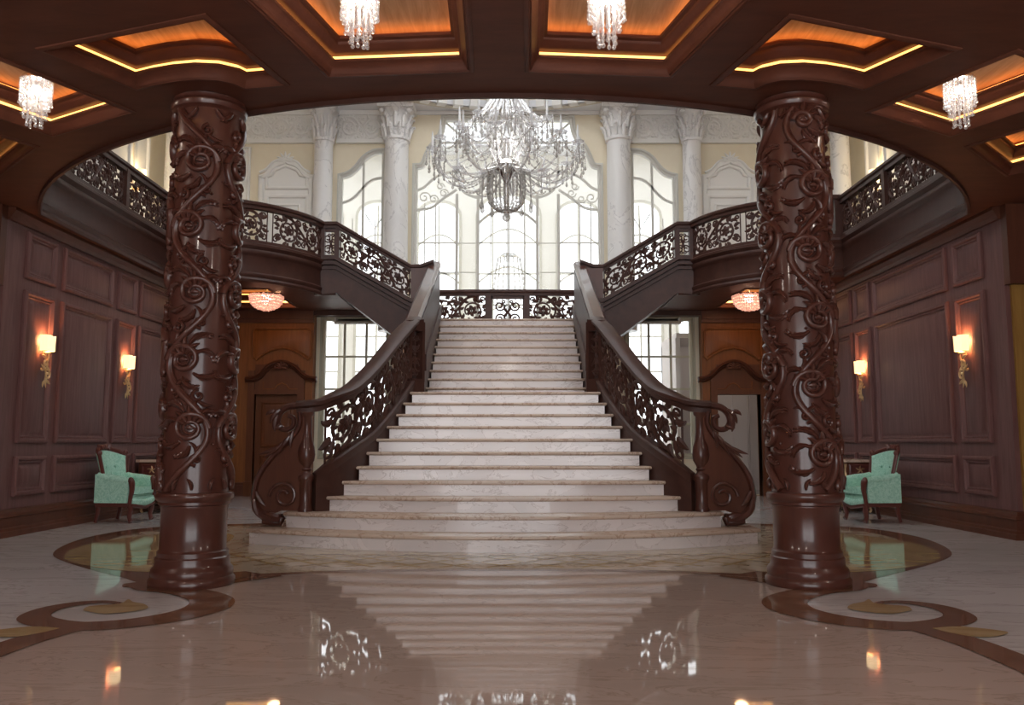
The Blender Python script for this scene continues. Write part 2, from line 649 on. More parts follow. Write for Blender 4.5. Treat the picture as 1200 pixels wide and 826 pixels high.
COFLAB = {'middle': 'large lit ceiling coffer over the hall centre',
          'column': 'lit ceiling coffer curving round the carved column top',
          'side': 'square lit ceiling coffer above the panelled wall end with crystal lamp',
          'corner': 'small lit ceiling coffer at the outer corner of the timber ceiling',
          'balcony': 'lit soffit coffer under the bowed balcony'}
for kx, poly in COF.items():
    for s in (-1, 1):
        pl = [(-p[0], p[1]) for p in poly] if s > 0 else poly
        cx = sum(p[0] for p in pl) / len(pl)
        cy = sum(p[1] for p in pl) / len(pl)
        t = thing('ceiling_coffer', (cx, cy, ZC), COFLAB[kx] + ' ' + SIDE[s], 'ceiling coffer', 'lit timber ceiling coffers')
        mb = MB()
        mb.frame(pl, [(-.025, .0), (-.025, -.008), (-.01, -.018), (.008, -.018), (.016, -.006), (.026, -.012), (.036, .004), (.05, .035), (.062, .045),
                      (.072, .06), (.085, .065), (.085, .085), (.0, .085), (0, .0)], lambda u, v, w: Vector((u, v, ZC + w)), closed_prof=True)
        mb.build('outer_moulding', 'ceil', t, ang=50)
        mb = MB()
        mb.frame(pl, [(.03, .09), (.05, .09), (.05, .122), (.03, .122)], lambda u, v, w: Vector((u, v, ZC + w)), closed_prof=True)
        mb.build('light_strip', 'strip', t, smooth=False)
        mb = MB()
        mb.frame(pl, [(.01, .13), (.075, .13), (.09, .14), (.10, .165), (.115, .175), (.12, .205), (.145, .215), (.145, .235), (.01, .235)],
                 lambda u, v, w: Vector((u, v, ZC + w)), closed_prof=True)
        mb.build('inner_moulding', 'ceil', t, ang=50)
        mb = MB()
        mb.frame(pl, [(.03, .245), (.07, .245), (.07, .27), (.03, .27)], lambda u, v, w: Vector((u, v, ZC + w)), closed_prof=True)
        mb.build('cove_light', 'cove', t, smooth=False)
        mb = MB()
        mb.frame(pl, [(-.01, .235), (-.01, .315), (.12, .315)], lambda u, v, w: Vector((u, v, ZC + w)), cap=True)
        mb.build('veneer_panel', 'coffer', t, smooth=False)

# ------------------------------------------------------------------ gallery fascia (edge of the opening) and railings
FASC = [(0, -.04), (.03, -.04), (.045, 0), (.03, .04), (.05, .07), (.05, .10), (.02, .13), (.012, .40), (.03, .43), (.05, .45), (.06, .50),
        (.045, .53), (.07, .56), (.09, .58), (.09, .62), (.06, .64), (.06, .69), (-.1, .69), (-.1, .56), (-.0, .55)]
FULL = HALF + [(-3.22, by)]
run = [(-p[0], p[1]) for p in FULL]            # from right ...
path = list(reversed(run))[:-1] + FULL        # right head -> middle -> left head
# the hall side must lie to the right of travel: going from right to left along the near arc the hall is on the right (+y)
mb = MB()
mb.sweep([(p[0], p[1], ZC) for p in path], FASC)
struct(mb.build('trim_1', 'rail', ang=40))

# gallery balustrades (straight run above each panelled wall) and bowed balcony balustrades
GRZ, GBZ = 5.22, 4.60
for s in (-1, 1):
    pts = [p for p in HALF[20:BAL0]]
    dens = []
    for i in range(len(pts) - 1):
        a, b = pts[i], pts[i + 1]
        L = hypot(b[0] - a[0], b[1] - a[1])
        m = max(1, int(L / .25))
        dens += [(a[0] + (b[0] - a[0]) * k / m, a[1] + (b[1] - a[1]) * k / m) for k in range(m)]
    dens.append(pts[-1])
    pth = [((-p[0]) * s if s > 0 else p[0], p[1]) for p in dens]
    t = thing('gallery_balustrade', (pth[-1][0], pth[-1][1], ZG), 'dark carved gallery railing above the panelled wall ' + SIDE[s], 'balustrade', 'gallery railings')
    mb = MB()
    mb.sweep([(p[0], p[1], GRZ) for p in pth], RAIL)
    mb.build('handrail', 'rail', t)

    def along(pth):
        cum = [0]
        for i in range(len(pth) - 1):
            cum.append(cum[-1] + hypot(pth[i + 1][0] - pth[i][0], pth[i + 1][1] - pth[i][1]))

        def f(u):
            u = max(0, min(cum[-1] - 1e-6, u))
            i = 0
            while i < len(cum) - 2 and cum[i + 1] < u:
                i += 1
            tt = (u - cum[i]) / (cum[i + 1] - cum[i])
            a, b = pth[i], pth[i + 1]
            d = Vector((b[0] - a[0], b[1] - a[1], 0)).normalized()
            return Vector((a[0] + (b[0] - a[0]) * tt, a[1] + (b[1] - a[1]) * tt, 0)), Vector((d.y, -d.x, 0)), (b[2] - a[2]) * tt + a[2] if len(a) > 2 else 0
        return f, cum[-1]
    f, LL = along(pth)

    def Mg(u, v, w, f=f, sg=-s):
        p, n, _ = f(u)
        return p + n * w + Vector((0, 0, GBZ + v))
    nseg = 3
    for j in range(nseg):
        mb = MB()
        u0 = LL * j / nseg + .05
        scroll_panel(mb, lambda u, v, w, u0=u0: Mg(u0 + u, v, w), LL / nseg - .1, GRZ - GBZ - .1, .02, j, .8)
        mb.build('scroll_panel', 'rail', t)
        if j:
            mb = MB()
            p, n, _ = f(LL * j / nseg)
            mb.box(p.x - .06, p.x + .06, p.y - .05, p.y + .05, GBZ - .02, GRZ - .06)
            mb.build('post', 'rail', t, smooth=False)
    # corner pier where the gallery meets the balcony
    mb = MB()
    X, Y = pth[-1][0], pth[-1][1]
    mb.box(X - .13, X + .13, Y - .02, Y + .24, GBZ - .15, GRZ - .02)
    mb.box(X - .17, X + .17, Y - .06, Y + .28, GRZ - .02, GRZ + .05)
    mb.box(X - .15, X + .15, Y - .04, Y + .26, GBZ - .02, GBZ + .05)
    mb.build('corner_pier', 'rail', t, smooth=False)

    # bowed balcony
    bp_ = [(-p[0], p[1]) if s > 0 else p for p in HALF[BAL0 + 1:]]
    t = thing('balcony_balustrade', (bp_[7][0], bp_[7][1], ZG), 'dark carved railing of the bowed balcony ' + SIDE[s], 'balustrade', 'bowed balcony railings')
    mb = MB()
    mb.sweep([(p[0], p[1], GRZ + .02) for p in bp_], RAIL)
    mb.build('handrail', 'rail', t)
    f2, L2 = along(bp_)

    def Mb(u, v, w):
        p, n, _ = f2(u)
        return p + n * w + Vector((0, 0, GBZ + v))
    for j in range(2):
        mb = MB()
        scroll_panel(mb, lambda u, v, w, j=j: Mb(L2 / 2 * j + .06 + u, v, w), L2 / 2 - .1, GRZ - GBZ - .08, .02, j, 1.1)
        mb.build('scroll_panel', 'rail', t)
    mb = MB()
    X, Y = bp_[-1]
    e = .06
    mb.box(X - e, X + e, Y - e, Y + e, GBZ - .03, GRZ + .0)
    mb.build('post', 'rail', t, smooth=False)

    # flat panel at the head of the side flight, the flight's railing, stringer and foot newel
    YF = by
    G = lambda px, py: Py(px, py, YF)
    sx = lambda x: -x if s > 0 else x
    t = thing('flight_balustrade', (sx(-2.5), YF, 3.465), 'dark carved sloping railing of the side stair flight ' + SIDE[s], 'balustrade', 'side flight railings')
    hx0, hx1 = -3.55, -3.22           # flat head panel
    zr1, zb1 = GRZ + .02, GBZ
    fx0, fx1 = -3.22, -1.80           # sloping part
    zr0, zb0 = 4.41, 3.79
    mb = MB()
    mb.sweep([(sx(hx0 - .03), YF, zr1), (sx(hx1), YF, zr1), (sx(fx1), YF, zr0), (sx(-1.62), YF, zr0 + .01), (sx(-1.38), YF, zr0 + .1)], RAIL)
    mb.build('handrail', 'rail', t, ang=25)
    mb = MB()
    curl_panel(mb, lambda u, v, w: Vector((sx(hx0 + .1 + u), YF - w, GBZ + .04 + v)), .23, .42)
    mb.build('curl_panel', 'rail', t)
    mb = MB()
    for xx in (hx0 + .04, hx1):
        mb.box(min(sx(xx - .045), sx(xx + .045)), max(sx(xx - .045), sx(xx + .045)), YF - .045, YF + .045, GBZ - .05, zr1 - .05)
    mb.box(min(sx(hx0), sx(hx1)), max(sx(hx0), sx(hx1)), YF - .03, YF + .03, GBZ + .48, zr1 - .07)
    mb.box(min(sx(hx0), sx(hx1)), max(sx(hx0), sx(hx1)), YF - .03, YF + .03, GBZ - .05, GBZ + .03)
    mb.build('post', 'rail', t, smooth=False)
    LF = fx1 - fx0
    slope = (zb0 - zb1) / LF
    for j in range(1):
        mb = MB()
        scroll_panel(mb, lambda u, v, w: Vector((sx(fx0 + .07 + u), YF - w, zb1 + .0 + slope * (u + .07) + v)), LF - .1, zr1 - zb1 - .09, .02, 0, .78)
        mb.build('scroll_panel', 'rail', t)
    # stringer: outline in x,z
    st = [(hx0 - .07, GBZ - .02), (hx1, GBZ - .02), (fx1, zb0 - .02), (-1.42, zb0 - .02), (-1.42, 2.9), (-1.85, 2.92), (-2.2, 3.15), (-3.2, 3.90), (hx0 - .07, 3.86)]
    mb = MB()
    mb.prism([(sx(p[0]), p[1]) for p in st], [], XZ(YF + .1), 0, .16)
    for dz, dw, th in ((.0, .10, .06), (-.10, .07, .05), (-.20, .04, .035)):
        mb.sweep([(sx(x), YF - .06, z + dz) for x, z in st[:4]], [(-dw, -th), (dw, -th), (dw, th * .3), (-dw, th * .3)])
    mb.build('stringer', 'rail', t, smooth=False)
    mb = MB()
    x0, x1 = sorted((sx(-1.80), sx(-1.40)))
    mb.box(x0, x1, YF - .12, YF + .12, 3.40, zr0 - .05)
    mb.build('foot_newel', 'carve', t, smooth=False)
    # the side flight itself (steps behind the stringer)
    t2 = thing('side_stair_flight', (sx(-2.3), YF + .9, 3.465), 'short marble side stair flight climbing to the gallery ' + SIDE[s], 'stairs', 'side flights')
    for i in range(6):
        mb = MB()
        x1 = -1.95 - i * .21
        xs = sorted((sx(x1), sx(x1 - .24)))
        mb.box(xs[0], xs[1], YF + .12, 17.62, 3.46 + i * .165 - .12, 3.46 + (i + 1) * .165)
        mb.build('step', 'step', t2, smooth=False)
    mb = MB()
    mb.prism([(sx(p[0]), p[1]) for p in ((-3.22, 3.92), (-3.22, 4.25), (-1.95, 3.36), (-1.95, 3.0), (-2.2, 3.16))], [], XZ(17.62), 0, 17.62 - YF - .12)
    mb.build('soffit', 'rail', t2, smooth=False)

# ------------------------------------------------------------------ grand staircase
NR = .165


def ystep(n):
    return 9.1 + (n - 1) * .288 + (1.30 if n > 11 else 0)


HALFW = {1: 2.82, 2: 2.46, 3: 2.07, 4: 1.90, 5: 1.76, 6: 1.69, 7: 1.62, 8: 1.53, 9: 1.45, 10: 1.395, 11: 1.34}
YC = {1: 8.72, 2: 9.10, 3: 9.55, 4: 9.90}
YS = {1: 9.50, 2: 9.66, 3: 9.86, 4: 10.02}
st_t = thing('grand_staircase', (0, 8.72, 0), 'wide white marble grand staircase flaring out at its foot, in the hall centre', 'staircase')
for n in range(1, 22):
    hw = HALFW.get(n, 1.28)
    yc, ys = YC.get(n, ystep(n)), YS.get(n, ystep(n))
    z1 = n * NR
    if n == 21:
        back = 18.25
    elif n == 11:
        back = ystep(12) + .15
    else:
        back = max(ystep(n + 1), ys + .3) + .3
    if n <= 2:
        back = 10.6

    def outline(g):
        w = hw + g
        m = 16 if ys != yc else 1
        fr = []
        for i in range(m + 1):
            x = -w + 2 * w * i / m
            fr.append((x, (yc + (ys - yc) * (x / w) ** 2) - g))
        return fr + [(w, back), (-w, back)]
    o1 = MB()
    o1.prism(outline(-.03), [], XY, z1 - NR if n < 3 else max(0, z1 - NR - .03), z1 - .035)
    rs = o1.build('step', 'step', st_t, smooth=False)
    o2 = MB()
    ot = outline(0)
    o2.frame(ot, [(.03, z1 - .042), (.012, z1 - .04), (.0, z1 - .03), (.0, z1 - .012), (.008, z1)], XY, cap=True)
    o2.build('nosing', 'nosing', rs, ang=60)
# landing wings for the side flights
mb = MB()
mb.box(-1.95, 1.95, 16.2, 18.25, 3.25, 3.455)
mb.build('landing', 'step', st_t, smooth=False)

# lower flared balustrades + upper parapets
LOW = [(-2.16, 9.82, .76, 1.56), (-1.99, 9.96, .92, 1.65), (-1.84, 10.25, 1.07, 1.77), (-1.68, 10.83, 1.27, 2.07),
       (-1.52, 11.4, 1.58, 2.44), (-1.42, 11.95, 1.87, 2.72), (-1.37, 12.25, 2.02, 2.84)]
lowc = cat_rom(LOW, 6)
for s in (-1, 1):
    sx = lambda x: -x if s > 0 else x
    P4 = [(sx(p[0]), p[1], p[2], p[3]) for p in lowc]
    t = thing('stair_balustrade', (sx(-2.2), 9.82, .33), 'dark carved curving stair balustrade with turned newel and scroll foot ' + SIDE[s], 'balustrade', 'curving lower stair balustrades')
    mb = MB()
    mb.wall_strip([(p[0], p[1]) for p in P4], .12, 0.33 if 0 else 0.0, [p[2] - .1 for p in P4])
    mb.build('stringer', 'rail', t, ang=30)
    mb = MB()
    mb.sweep([(p[0], p[1], p[2]) for p in P4], CURB)
    mb.build('curb', 'rail', t)
    RAILW = [(o * 1.3, h * 1.1) for o, h in RAIL]
    mb = MB()
    head = [(sx(-2.36), 9.80, 1.545), (sx(-2.27), 9.80, 1.55)]
    mb.sweep(head + [(p[0], p[1], p[3]) for p in P4[1:]] + [(sx(-1.35), 12.5, 2.93)], RAILW)
    mb.build('handrail', 'rail', t)
    cum = [0]
    for i in range(len(P4) - 1):
        cum.append(cum[-1] + hypot(P4[i + 1][0] - P4[i][0], P4[i + 1][1] - P4[i][1]))
    LT = cum[-1]

    def Ml(u, v, w):           # v is 0..1 between curb and rail
        u = max(0, min(LT - 1e-6, u))
        i = 0
        while cum[i + 1] < u:
            i += 1
        tt = (u - cum[i]) / (cum[i + 1] - cum[i])
        a, b = P4[i], P4[i + 1]
        q = [a[k] + (b[k] - a[k]) * tt for k in range(4)]
        d = Vector((b[0] - a[0], b[1] - a[1], 0)).normalized()
        n = Vector((d.y, -d.x, 0)) * (1 if s < 0 else -1)
        return Vector((q[0], q[1], q[2] + (q[3] - .1 - q[2]) * v / .68)) + n * w
    for j in range(2):
        mb = MB()
        scroll_panel(mb, lambda u, v, w, j=j: Ml(.12 + j * LT * .47 + u, v, w), LT * .46, .68, .025, j, .95)
        mb.build('scroll_panel', 'rail', t)
    # turned newel
    nx, ny = sx(-2.25), 9.80
    mb = MB()
    mb.lathe([(.085, .33), (.085, .37), (.075, .39), (.075, .66), (.09, .68), (.095, .72), (.08, .745), (.055, .76), (.05, .78), (.065, .80), (.05, .82), (.055, .84),
              (.09, .90), (.10, .97), (.09, 1.05), (.065, 1.13), (.055, 1.22), (.055, 1.40), (.075, 1.42), (.08, 1.45)], (nx, ny, 0), 24)
    nw = mb.build('newel', 'carve', t, ang=50)
    # scroll foot: panel + volutes, in the plane of the newel
    mb = MB()
    W = lambda px, py: (lambda q: (sx(q.x), q.z))(Py(px, py, 9.78))
    poly = [W(*q) for q in [(358, 478), (358, 598), (331, 598), (314, 604), (304, 596), (299, 578), (305, 556), (321, 533), (340, 515), (350, 500), (352, 485)]]
    mb.prism(poly, [], XZ(9.82), 0, .07)
    mb.build('scroll_bracket', 'wood', t, smooth=False)
    mb = MB()
    band = [W(*q) for q in cat_rom([(364, 476), (350, 475), (337, 477), (328, 484), (325, 494), (330, 502), (338, 503), (344, 498), (344, 490), (338, 487)], 4)]
    mb.mtube(XZ(9.78), band, [.045 - .02 * i / len(band) for i in range(len(band))], 0, 8, 1.2)
    bnd = cat_rom([(352, 482), (352, 498), (341, 515), (322, 533), (305, 556), (299, 578), (302, 595), (313, 606), (330, 608)], 5)
    band = [W(*q) for q in bnd]
    mb.mtube(XZ(9.78), band, [.036 + .03 * (i / len(band)) ** 3 for i in range(len(band))], 0, 8, 1.6)
    cv = W(334, 581)
    mb.mtube(XZ(9.74), spiral(cv[0], cv[1], .17, .05, pi if s < 0 else 0, 1.4 * (-1 if s < 0 else 1)), [.02] * 27, 0, 7, 1)
    mb.build('volute', 'carve', t)
    mb = MB()
    m_ = 1 if s < 0 else -1
    for li, (px, py, ang, L, wd, cu) in enumerate(((330, 480, 3.6, .2, .035, .9), (327, 486, 4.2, .2, .04, .7), (332, 498, 4.0, .12, .03, -1), (324, 482, 2.9, .12, .03, 1.2),
                                     (342, 510, 4.0, .26, .035, .25), (336, 516, 3.9, .3, .03, -.1), (330, 522, 3.7, .26, .028, -.3), (345, 505, 4.3, .2, .03, .5),
                                     (300, 585, 4.6, .22, .04, .8), (302, 575, 4.9, .2, .035, .7), (330, 608, 2.6, .2, .05, .5))):
        if li == 8:
            mb.build('acanthus_leaf', 'carve', t)
            mb = MB()
        u, v = W(px, py)
        leaf(mb, XZ(9.72), u, v, ang if s < 0 else pi - ang, L, wd, cu * m_, 0, 7, .8)
    mb.build('acanthus_leaf', 'carve', t)
    mb = MB()
    fu, fv = W(322, 606)
    fx = sx(-2.62)
    mb.tube([(fx - .09 * m_, 9.76, .24), (fx, 9.76, .225), (fx + .1 * m_, 9.76, .23), (fx + .14 * m_, 9.75, .27)], [.05, .06, .06, .03], 10)
    mb.build('foot', 'carve', t)
    # pier at the middle landing with a pierced panel
    mb = MB()
    pa, pb = Vector((sx(-1.40), 12.22, 0)), Vector((sx(-1.24), 12.42, 0))
    mb.wall_strip([(pa.x, pa.y), (pb.x, pb.y)], .16, 1.80, [2.02, 2.02])
    dd = (pb - pa).normalized()
    for q in (pa, pb):
        mb.wall_strip([tuple((q - dd * .025)[:2]), tuple((q + dd * .025)[:2])], .12, 1.98, 2.86)
    mb.wall_strip([(pa.x, pa.y), (pb.x, pb.y)], .12, 2.72, [2.86, 2.9])
    nn = Vector((dd.y, -dd.x, 0)) * (1 if s < 0 else -1)
    mb.build('pier', 'rail', t, smooth=False)
    mb = MB()
    Lp = (pb - pa).length
    curl_panel(mb, lambda u, v, w: pa + dd * (u + .03) + nn * w + Vector((0, 0, 2.05 + v)), Lp - .06, .64, .014)
    mb.build('curl_panel', 'rail', t)

    # upper parapet
    t = thing('stair_parapet', (sx(-1.34), 12.4, 1.815), 'dark closed wooden parapet of the upper stair flight ' + SIDE[s], 'parapet', 'upper flight parapets')
    ys_ = [12.45, 13.3, 14.4, 16.0]
    zt = lambda y: 2.80 + (y - 12.45) * (4.42 - 2.80) / (16.05 - 12.45)
    mb = MB()
    mb.wall_strip([(sx(-1.34), y) for y in ys_], .13, 0.0, [zt(y) - .02 for y in ys_])
    mb.build('closed_panel', 'rail', t, smooth=False)
    mb = MB()
    mb.sweep([(sx(-1.385), y, zt(y) + .06) for y in (12.3, 14.4, 16.0, 16.12)], [(o * 1.25, h * 1.8) for o, h in RAIL])
    mb.build('handrail', 'carve', t)
    mb = MB()
    mb.wall_strip([(sx(-1.265), y) for y in (13.35, 14.4, 16.1)], .03, [zt(y) - .98 for y in (13.35, 14.4, 16.1)], [zt(y) - .72 for y in (13.35, 14.4, 16.1)])
    mb.build('skirting', 'rail', t, smooth=False)

# landing balustrade
t = thing('landing_balustrade', (0, 18.0, 3.465), 'dark carved straight balustrade at the head of the main stairs, before the tall window', 'balustrade')
yb = 17.95
zr = 4.30
mb = MB()
mb.sweep([(x, yb - .1 * (1 - (x / 1.8) ** 2), zr) for x in [-1.85 + 3.7 * i / 16 for i in range(17)]], RAIL)
mb.build('handrail', 'rail', t)
YB = lambda u, v, w: Vector((u, yb - .1 * (1 - (u / 1.8) ** 2) - w, v))
for s in (-1, 1):
    mb = MB()
    scroll_panel(mb, lambda u, v, w, s=s: YB(s * (.46 + u), 3.54 + v, w), 1.2, .68, .022, 1, 1.0)
    mb.build('scroll_panel', 'rail', t)
    mb = MB()
    x = s * .41
    mb.box(x - .06, x + .06, yb - .15, yb - .03, 3.465, zr - .05)
    mb.build('post', 'rail', t, smooth=False)
mb = MB()
mb.box(-.4, .4, yb - .12, yb - .06, 4.13, zr - .05)
mb.box(-.4, .4, yb - .12, yb - .06, 3.465, 3.56)
for i in (-1, 1):
    mb.box(i * .34 - .02, i * .34 + .02, yb - .12, yb - .06, 3.5, 4.2)
mb.build('panel_frame', 'rail', t, smooth=False)
mb = MB()
curl_panel(mb, lambda u, v, w: YB(-.32 + u, 3.57 + v, w), .64, .55, .02)
mb.build('curl_panel', 'rail', t)
mb = MB()
mb.sweep([(x, yb - .1 * (1 - (x / 1.8) ** 2), 3.53) for x in [-1.85 + 3.7 * i / 16 for i in range(17)]], [(-.06, -.065), (.06, -.065), (.05, 0), (-.05, 0)])
mb.build('curb', 'rail', t)

# ------------------------------------------------------------------ carved columns
CXX, CYY = 2.415, 6.84
for s in (-1, 1):
    cx, cy = s * CXX, CYY
    t = thing('carved_column', (cx, cy, 0), 'tall round mahogany column carved with vines ' + SIDE[s], 'column', 'carved mahogany columns')
    mb = MB()
    mb.lathe([(.315, 0), (.325, .015), (.325, .05), (.305, .075), (.31, .10), (.305, .13), (.285, .15), (.28, .17), (.28, .215), (.268, .225), (.268, .26),
              (.258, .27), (.250, .28), (.250, .59), (.256, .60), (.256, .615), (.272, .625), (.272, .645), (.288, .66), (.297, .68), (.297, .70), (.285, .715), (.24, .72)], (cx, cy, 0), 56)
    mb.build('base', 'carve', t, ang=40)
    mb = MB()
    R0 = .252
    mb.lathe([(R0, .71), (R0, 3.78), (.262, 3.79), (.29, 3.80), (.302, 3.825), (.302, 3.84), (.288, 3.855), (.28, 3.87), (.285, 3.895)], (cx, cy, 0), 56)
    mb.build('shaft', 'carve', t, ang=40)
    mb = MB()
    Mc = lambda u, v, w: Vector((cx + (R0 + w) * cos(u / R0), cy + (R0 + w) * sin(u / R0), v))
    rr = random.Random(5 + s)
    CIR = 2 * pi * R0
    NS = 4
    for kx in range(NS):
        u0 = CIR * kx / NS + (CIR * .25 if s < 0 else CIR * .27)
        A = CIR / NS * .40
        ph = kx * pi + (0 if s < 0 else 1.2) + (kx // 2) * .9
        per = 1.06
        stem = []
        nst = 80
        for i in range(nst + 1):
            v = .74 + (3.77 - .74) * i / nst
            stem.append((u0 + A * sin(2 * pi * v / per + ph), v))
        mb.mtube(Mc, stem, .025, .010, 8, 1.5)
        mb.mtube(Mc, [(p[0] + .022, p[1] + .01) for p in stem], .009, .016, 6, 1.4)
        # at every swing a big scroll with a flower and leaves
        j = 0
        v = .74 - ((.74 * 2 * pi / per + ph - pi / 2) % pi) * per / (2 * pi)
        while v < 3.75:
            side = sin(2 * pi * v / per + ph)
            sg = 1 if side > 0 else -1
            vv = v + .04
            if .80 < vv < 3.72:
                cu = u0 + A * side - sg * .125
                up = min(1., (3.74 - vv) / .14, (vv - .74) / .16)
                Rr = .132 * max(.45, min(1, up))
                a0 = 0 if sg > 0 else pi
                mb.mtube(Mc, spiral(cu, vv, Rr, Rr * .34, a0, 1.3 * sg, 30), [.026 - .009 * i / 30 for i in range(31)], .016, 8, 1.6)
                # open flower inside: eye, lids, petals
                mb.mtube(Mc, spiral(cu, vv, Rr * .42, Rr * .3, 0, 1.02, 14), .012, .014, 6, 1.)
                mb.mtube(Mc, [(cu - .03, vv), (cu, vv + .006), (cu + .03, vv)], [.008, .022, .008], .014, 7, .9)
                for q in range(5):
                    an = pi / 2 + (q - 2) * .42
                    leaf(mb, Mc, cu + .05 * cos(an), vv + .045 * sin(an), an, .15 - .02 * abs(q - 2), .027, .5 * (1 if q > 2 else -1 if q < 2 else 0) + .2 * sg, .018, 6, 1.4)
                # acanthus leaves rising and hanging along the scroll
                for q, (an, Lq, cq) in enumerate(((1.2, .2, -1.4), (.5, .17, -1.8), (-.9, .2, 1.6), (-1.6, .17, 1.7), (2.2, .15, 1.8))):
                    aa = an if sg < 0 else pi - an
                    acanthus(mb, Mc, cu - sg * Rr * 1.0 * cos(an) * .9, vv + Rr * sin(an), aa, Lq * .95, .024, cq * (1 if sg < 0 else -1), .010)
                # little curls with buds
                for dv, q in ((.25, 1), (-.24, -1)):
                    bu, bv = cu + sg * .05, vv + dv
                    if .8 < bv < 3.62:
                        mb.mtube(Mc, spiral(bu, bv, .05, .014, pi / 2 * q, 1.2 * sg * q, 14), [.016 - .004 * i / 14 for i in range(15)], .016, 6, 1.5)
                        mb.mtube(Mc, [(bu - .012, bv), (bu, bv), (bu + .012, bv)], [.008, .018, .008], .012, 6, 1.)
                        leaf(mb, Mc, bu, bv - .03 * q, -q * 1.2, .13, .02, 1.5 * sg, .014, 6, 1.4)
                        leaf(mb, Mc, bu, bv - .03 * q, -q * 1.9, .11, .018, -1.5 * sg, .014, 6, 1.4)
            v += per / 2
            j += 1
    # berry beads and a leafy collar
    for i in range(26):
        u, v = rr.uniform(0, CIR), rr.uniform(.85, 3.6)
        mb.mtube(Mc, [(u - .012, v), (u, v), (u + .012, v)], [.005, .014, .005], .006, 6, 1.)
    for i in range(12):
        u = CIR * i / 12
        leaf(mb, Mc, u, 3.77, -pi / 2 + .3 * (-1) ** i, .14, .022, .9 * (-1) ** i, .016, 6, 1.4)
        leaf(mb, Mc, u + .06, .74, pi / 2 + .3 * (-1) ** i, .1, .02, -1.2 * (-1) ** i, .014, 6, 1.4)
    mb.build('vine_carving', 'carve', t, ang=60)

# ------------------------------------------------------------------ floor
FL = [(-14, -3), (14, -3), (14, 21.5), (-14, 21.5)]
mb = MB()
mb.prism(FL, [], XY, -.3, 0)
fl = struct(mb.build('floor', 'floor_pale', smooth=False))
F = lambda px, py: tuple(Pz(px, py, 0)[:2])


def flat(name, poly, m, z, holes=()):
    mb = MB()
    loops = [poly] + list(holes)
    tr = tessellate_polygon([[Vector((p[0], p[1], 0)) for p in l] for l in loops])
    mb.add([(p[0], p[1], z) for l in loops for p in l], [tuple(t) for t in tr])
    o = mb.build(name, m, smooth=False, recalc=False)
    for pl in o.data.polygons:
        if pl.normal.z < 0:
            pl.flip()
    return o


def ribbon2(pts, wid):
    n = len(pts)
    L, R = [], []
    for i in range(n):
        a, b = Vector(pts[max(0, i - 1)]), Vector(pts[min(n - 1, i + 1)])
        d = (b - a).normalized()
        nn = Vector((-d.y, d.x))
        w = wid[i] if hasattr(wid, '__len__') else wid
        L.append(tuple(Vector(pts[i]) + nn * w / 2))
        R.append(tuple(Vector(pts[i]) - nn * w / 2))
    return L, R


def flat_ribbon(name, pts, wid, m, z):
    L, R = ribbon2(pts, wid)
    mb = MB()
    n = len(L)
    mb.add([(p[0], p[1], z) for p in L + R], [(i, i + 1, n + i + 1, n + i) for i in range(n - 1)])
    o = mb.build(name, m, smooth=False, recalc=False)
    for pl in o.data.polygons:
        if pl.normal.z < 0:
            pl.flip()
    return o


# beige field in front: bounded by the outer edge of the scrolling border
front = [(-.0, 7.5)]
edge_px = [(420, 670), (300, 676), (250, 682), (205, 688), (235, 693), (255, 702), (250, 713), (222, 723), (178, 730.5), (130, 736), (95, 738.5), (60, 748), (0, 766)]
edge = [F(*q) for q in edge_px]
k = Vector(edge[-1]) - Vector(edge[-2])
edge.append(tuple(Vector(edge[-1]) + k * 6))
left = [(0, 7.54)] + edge
poly = left + [(left[-1][0], -3), (-left[-1][0], -3)] + [(-p[0], p[1]) for p in reversed(left)][:-1]
struct(flat('trim_2', poly, 'floor_beige', .0012))
ti = 3
# medallion: golden field ringed in brown
ring_in = []
lobes = [F(182, 618), F(120, 626), F(80, 637), F(62, 650), F(87, 662), F(140, 676), F(185, 684)]
out = cat_rom([(-1.2, 12.4), (-3.4, 11.9)] + [(p[0], p[1]) for p in lobes] + [(-1.9, 7.27), (-1.0, 7.48), (0, 7.55)], 6)
outl = out + [(-p[0], p[1]) for p in reversed(out)][1:]
inn = offset(outl, .34)
struct(flat('trim_3', outl, 'inlay_brown', .0022))
# keep the front band slimmer, as in the photograph
inn = [(p[0], p[1] - (.22 if p[1] < 8.2 and abs(p[0]) < 2.2 else 0)) for p in inn]
struct(flat('trim_4', inn, 'inlay_cream', .003))
ti = 5
# golden fans either side
for s in (-1, 1):
    fan = cat_rom([(-4.45, 8.9), (-4.1, 8.2), (-3.4, 7.6), (-2.8, 7.5), (-2.9, 8.2), (-3.0, 9.2), (-3.3, 10.5), (-4.1, 10.6), (-4.5, 9.7), (-4.45, 8.9)], 5)[:-1]
    fan = [(p[0] if s < 0 else -p[0], p[1]) for p in fan]
    struct(flat('trim_%d' % ti, fan, 'inlay_gold', .0036))
    ti += 1
# interlaced arcs along the first step
arcs = [[], []]
for i in range(-7, 8):
    for d in (-1, 1):
        pts = []
        for kx in range(13):
            tt = kx / 12
            x = i * .42 + d * (-.55 + 1.1 * tt)
            yo = 7.72 + (x / 3.2) ** 2 * .25
            pts.append((x, yo + .85 * sin(pi * .5 * tt) ** 1.2))
        struct(flat_ribbon('trim_%d' % ti, pts, .055, 'inlay_gold', .0046 + .0003 * (i % 2) + .0002 * d))
        ti += 1
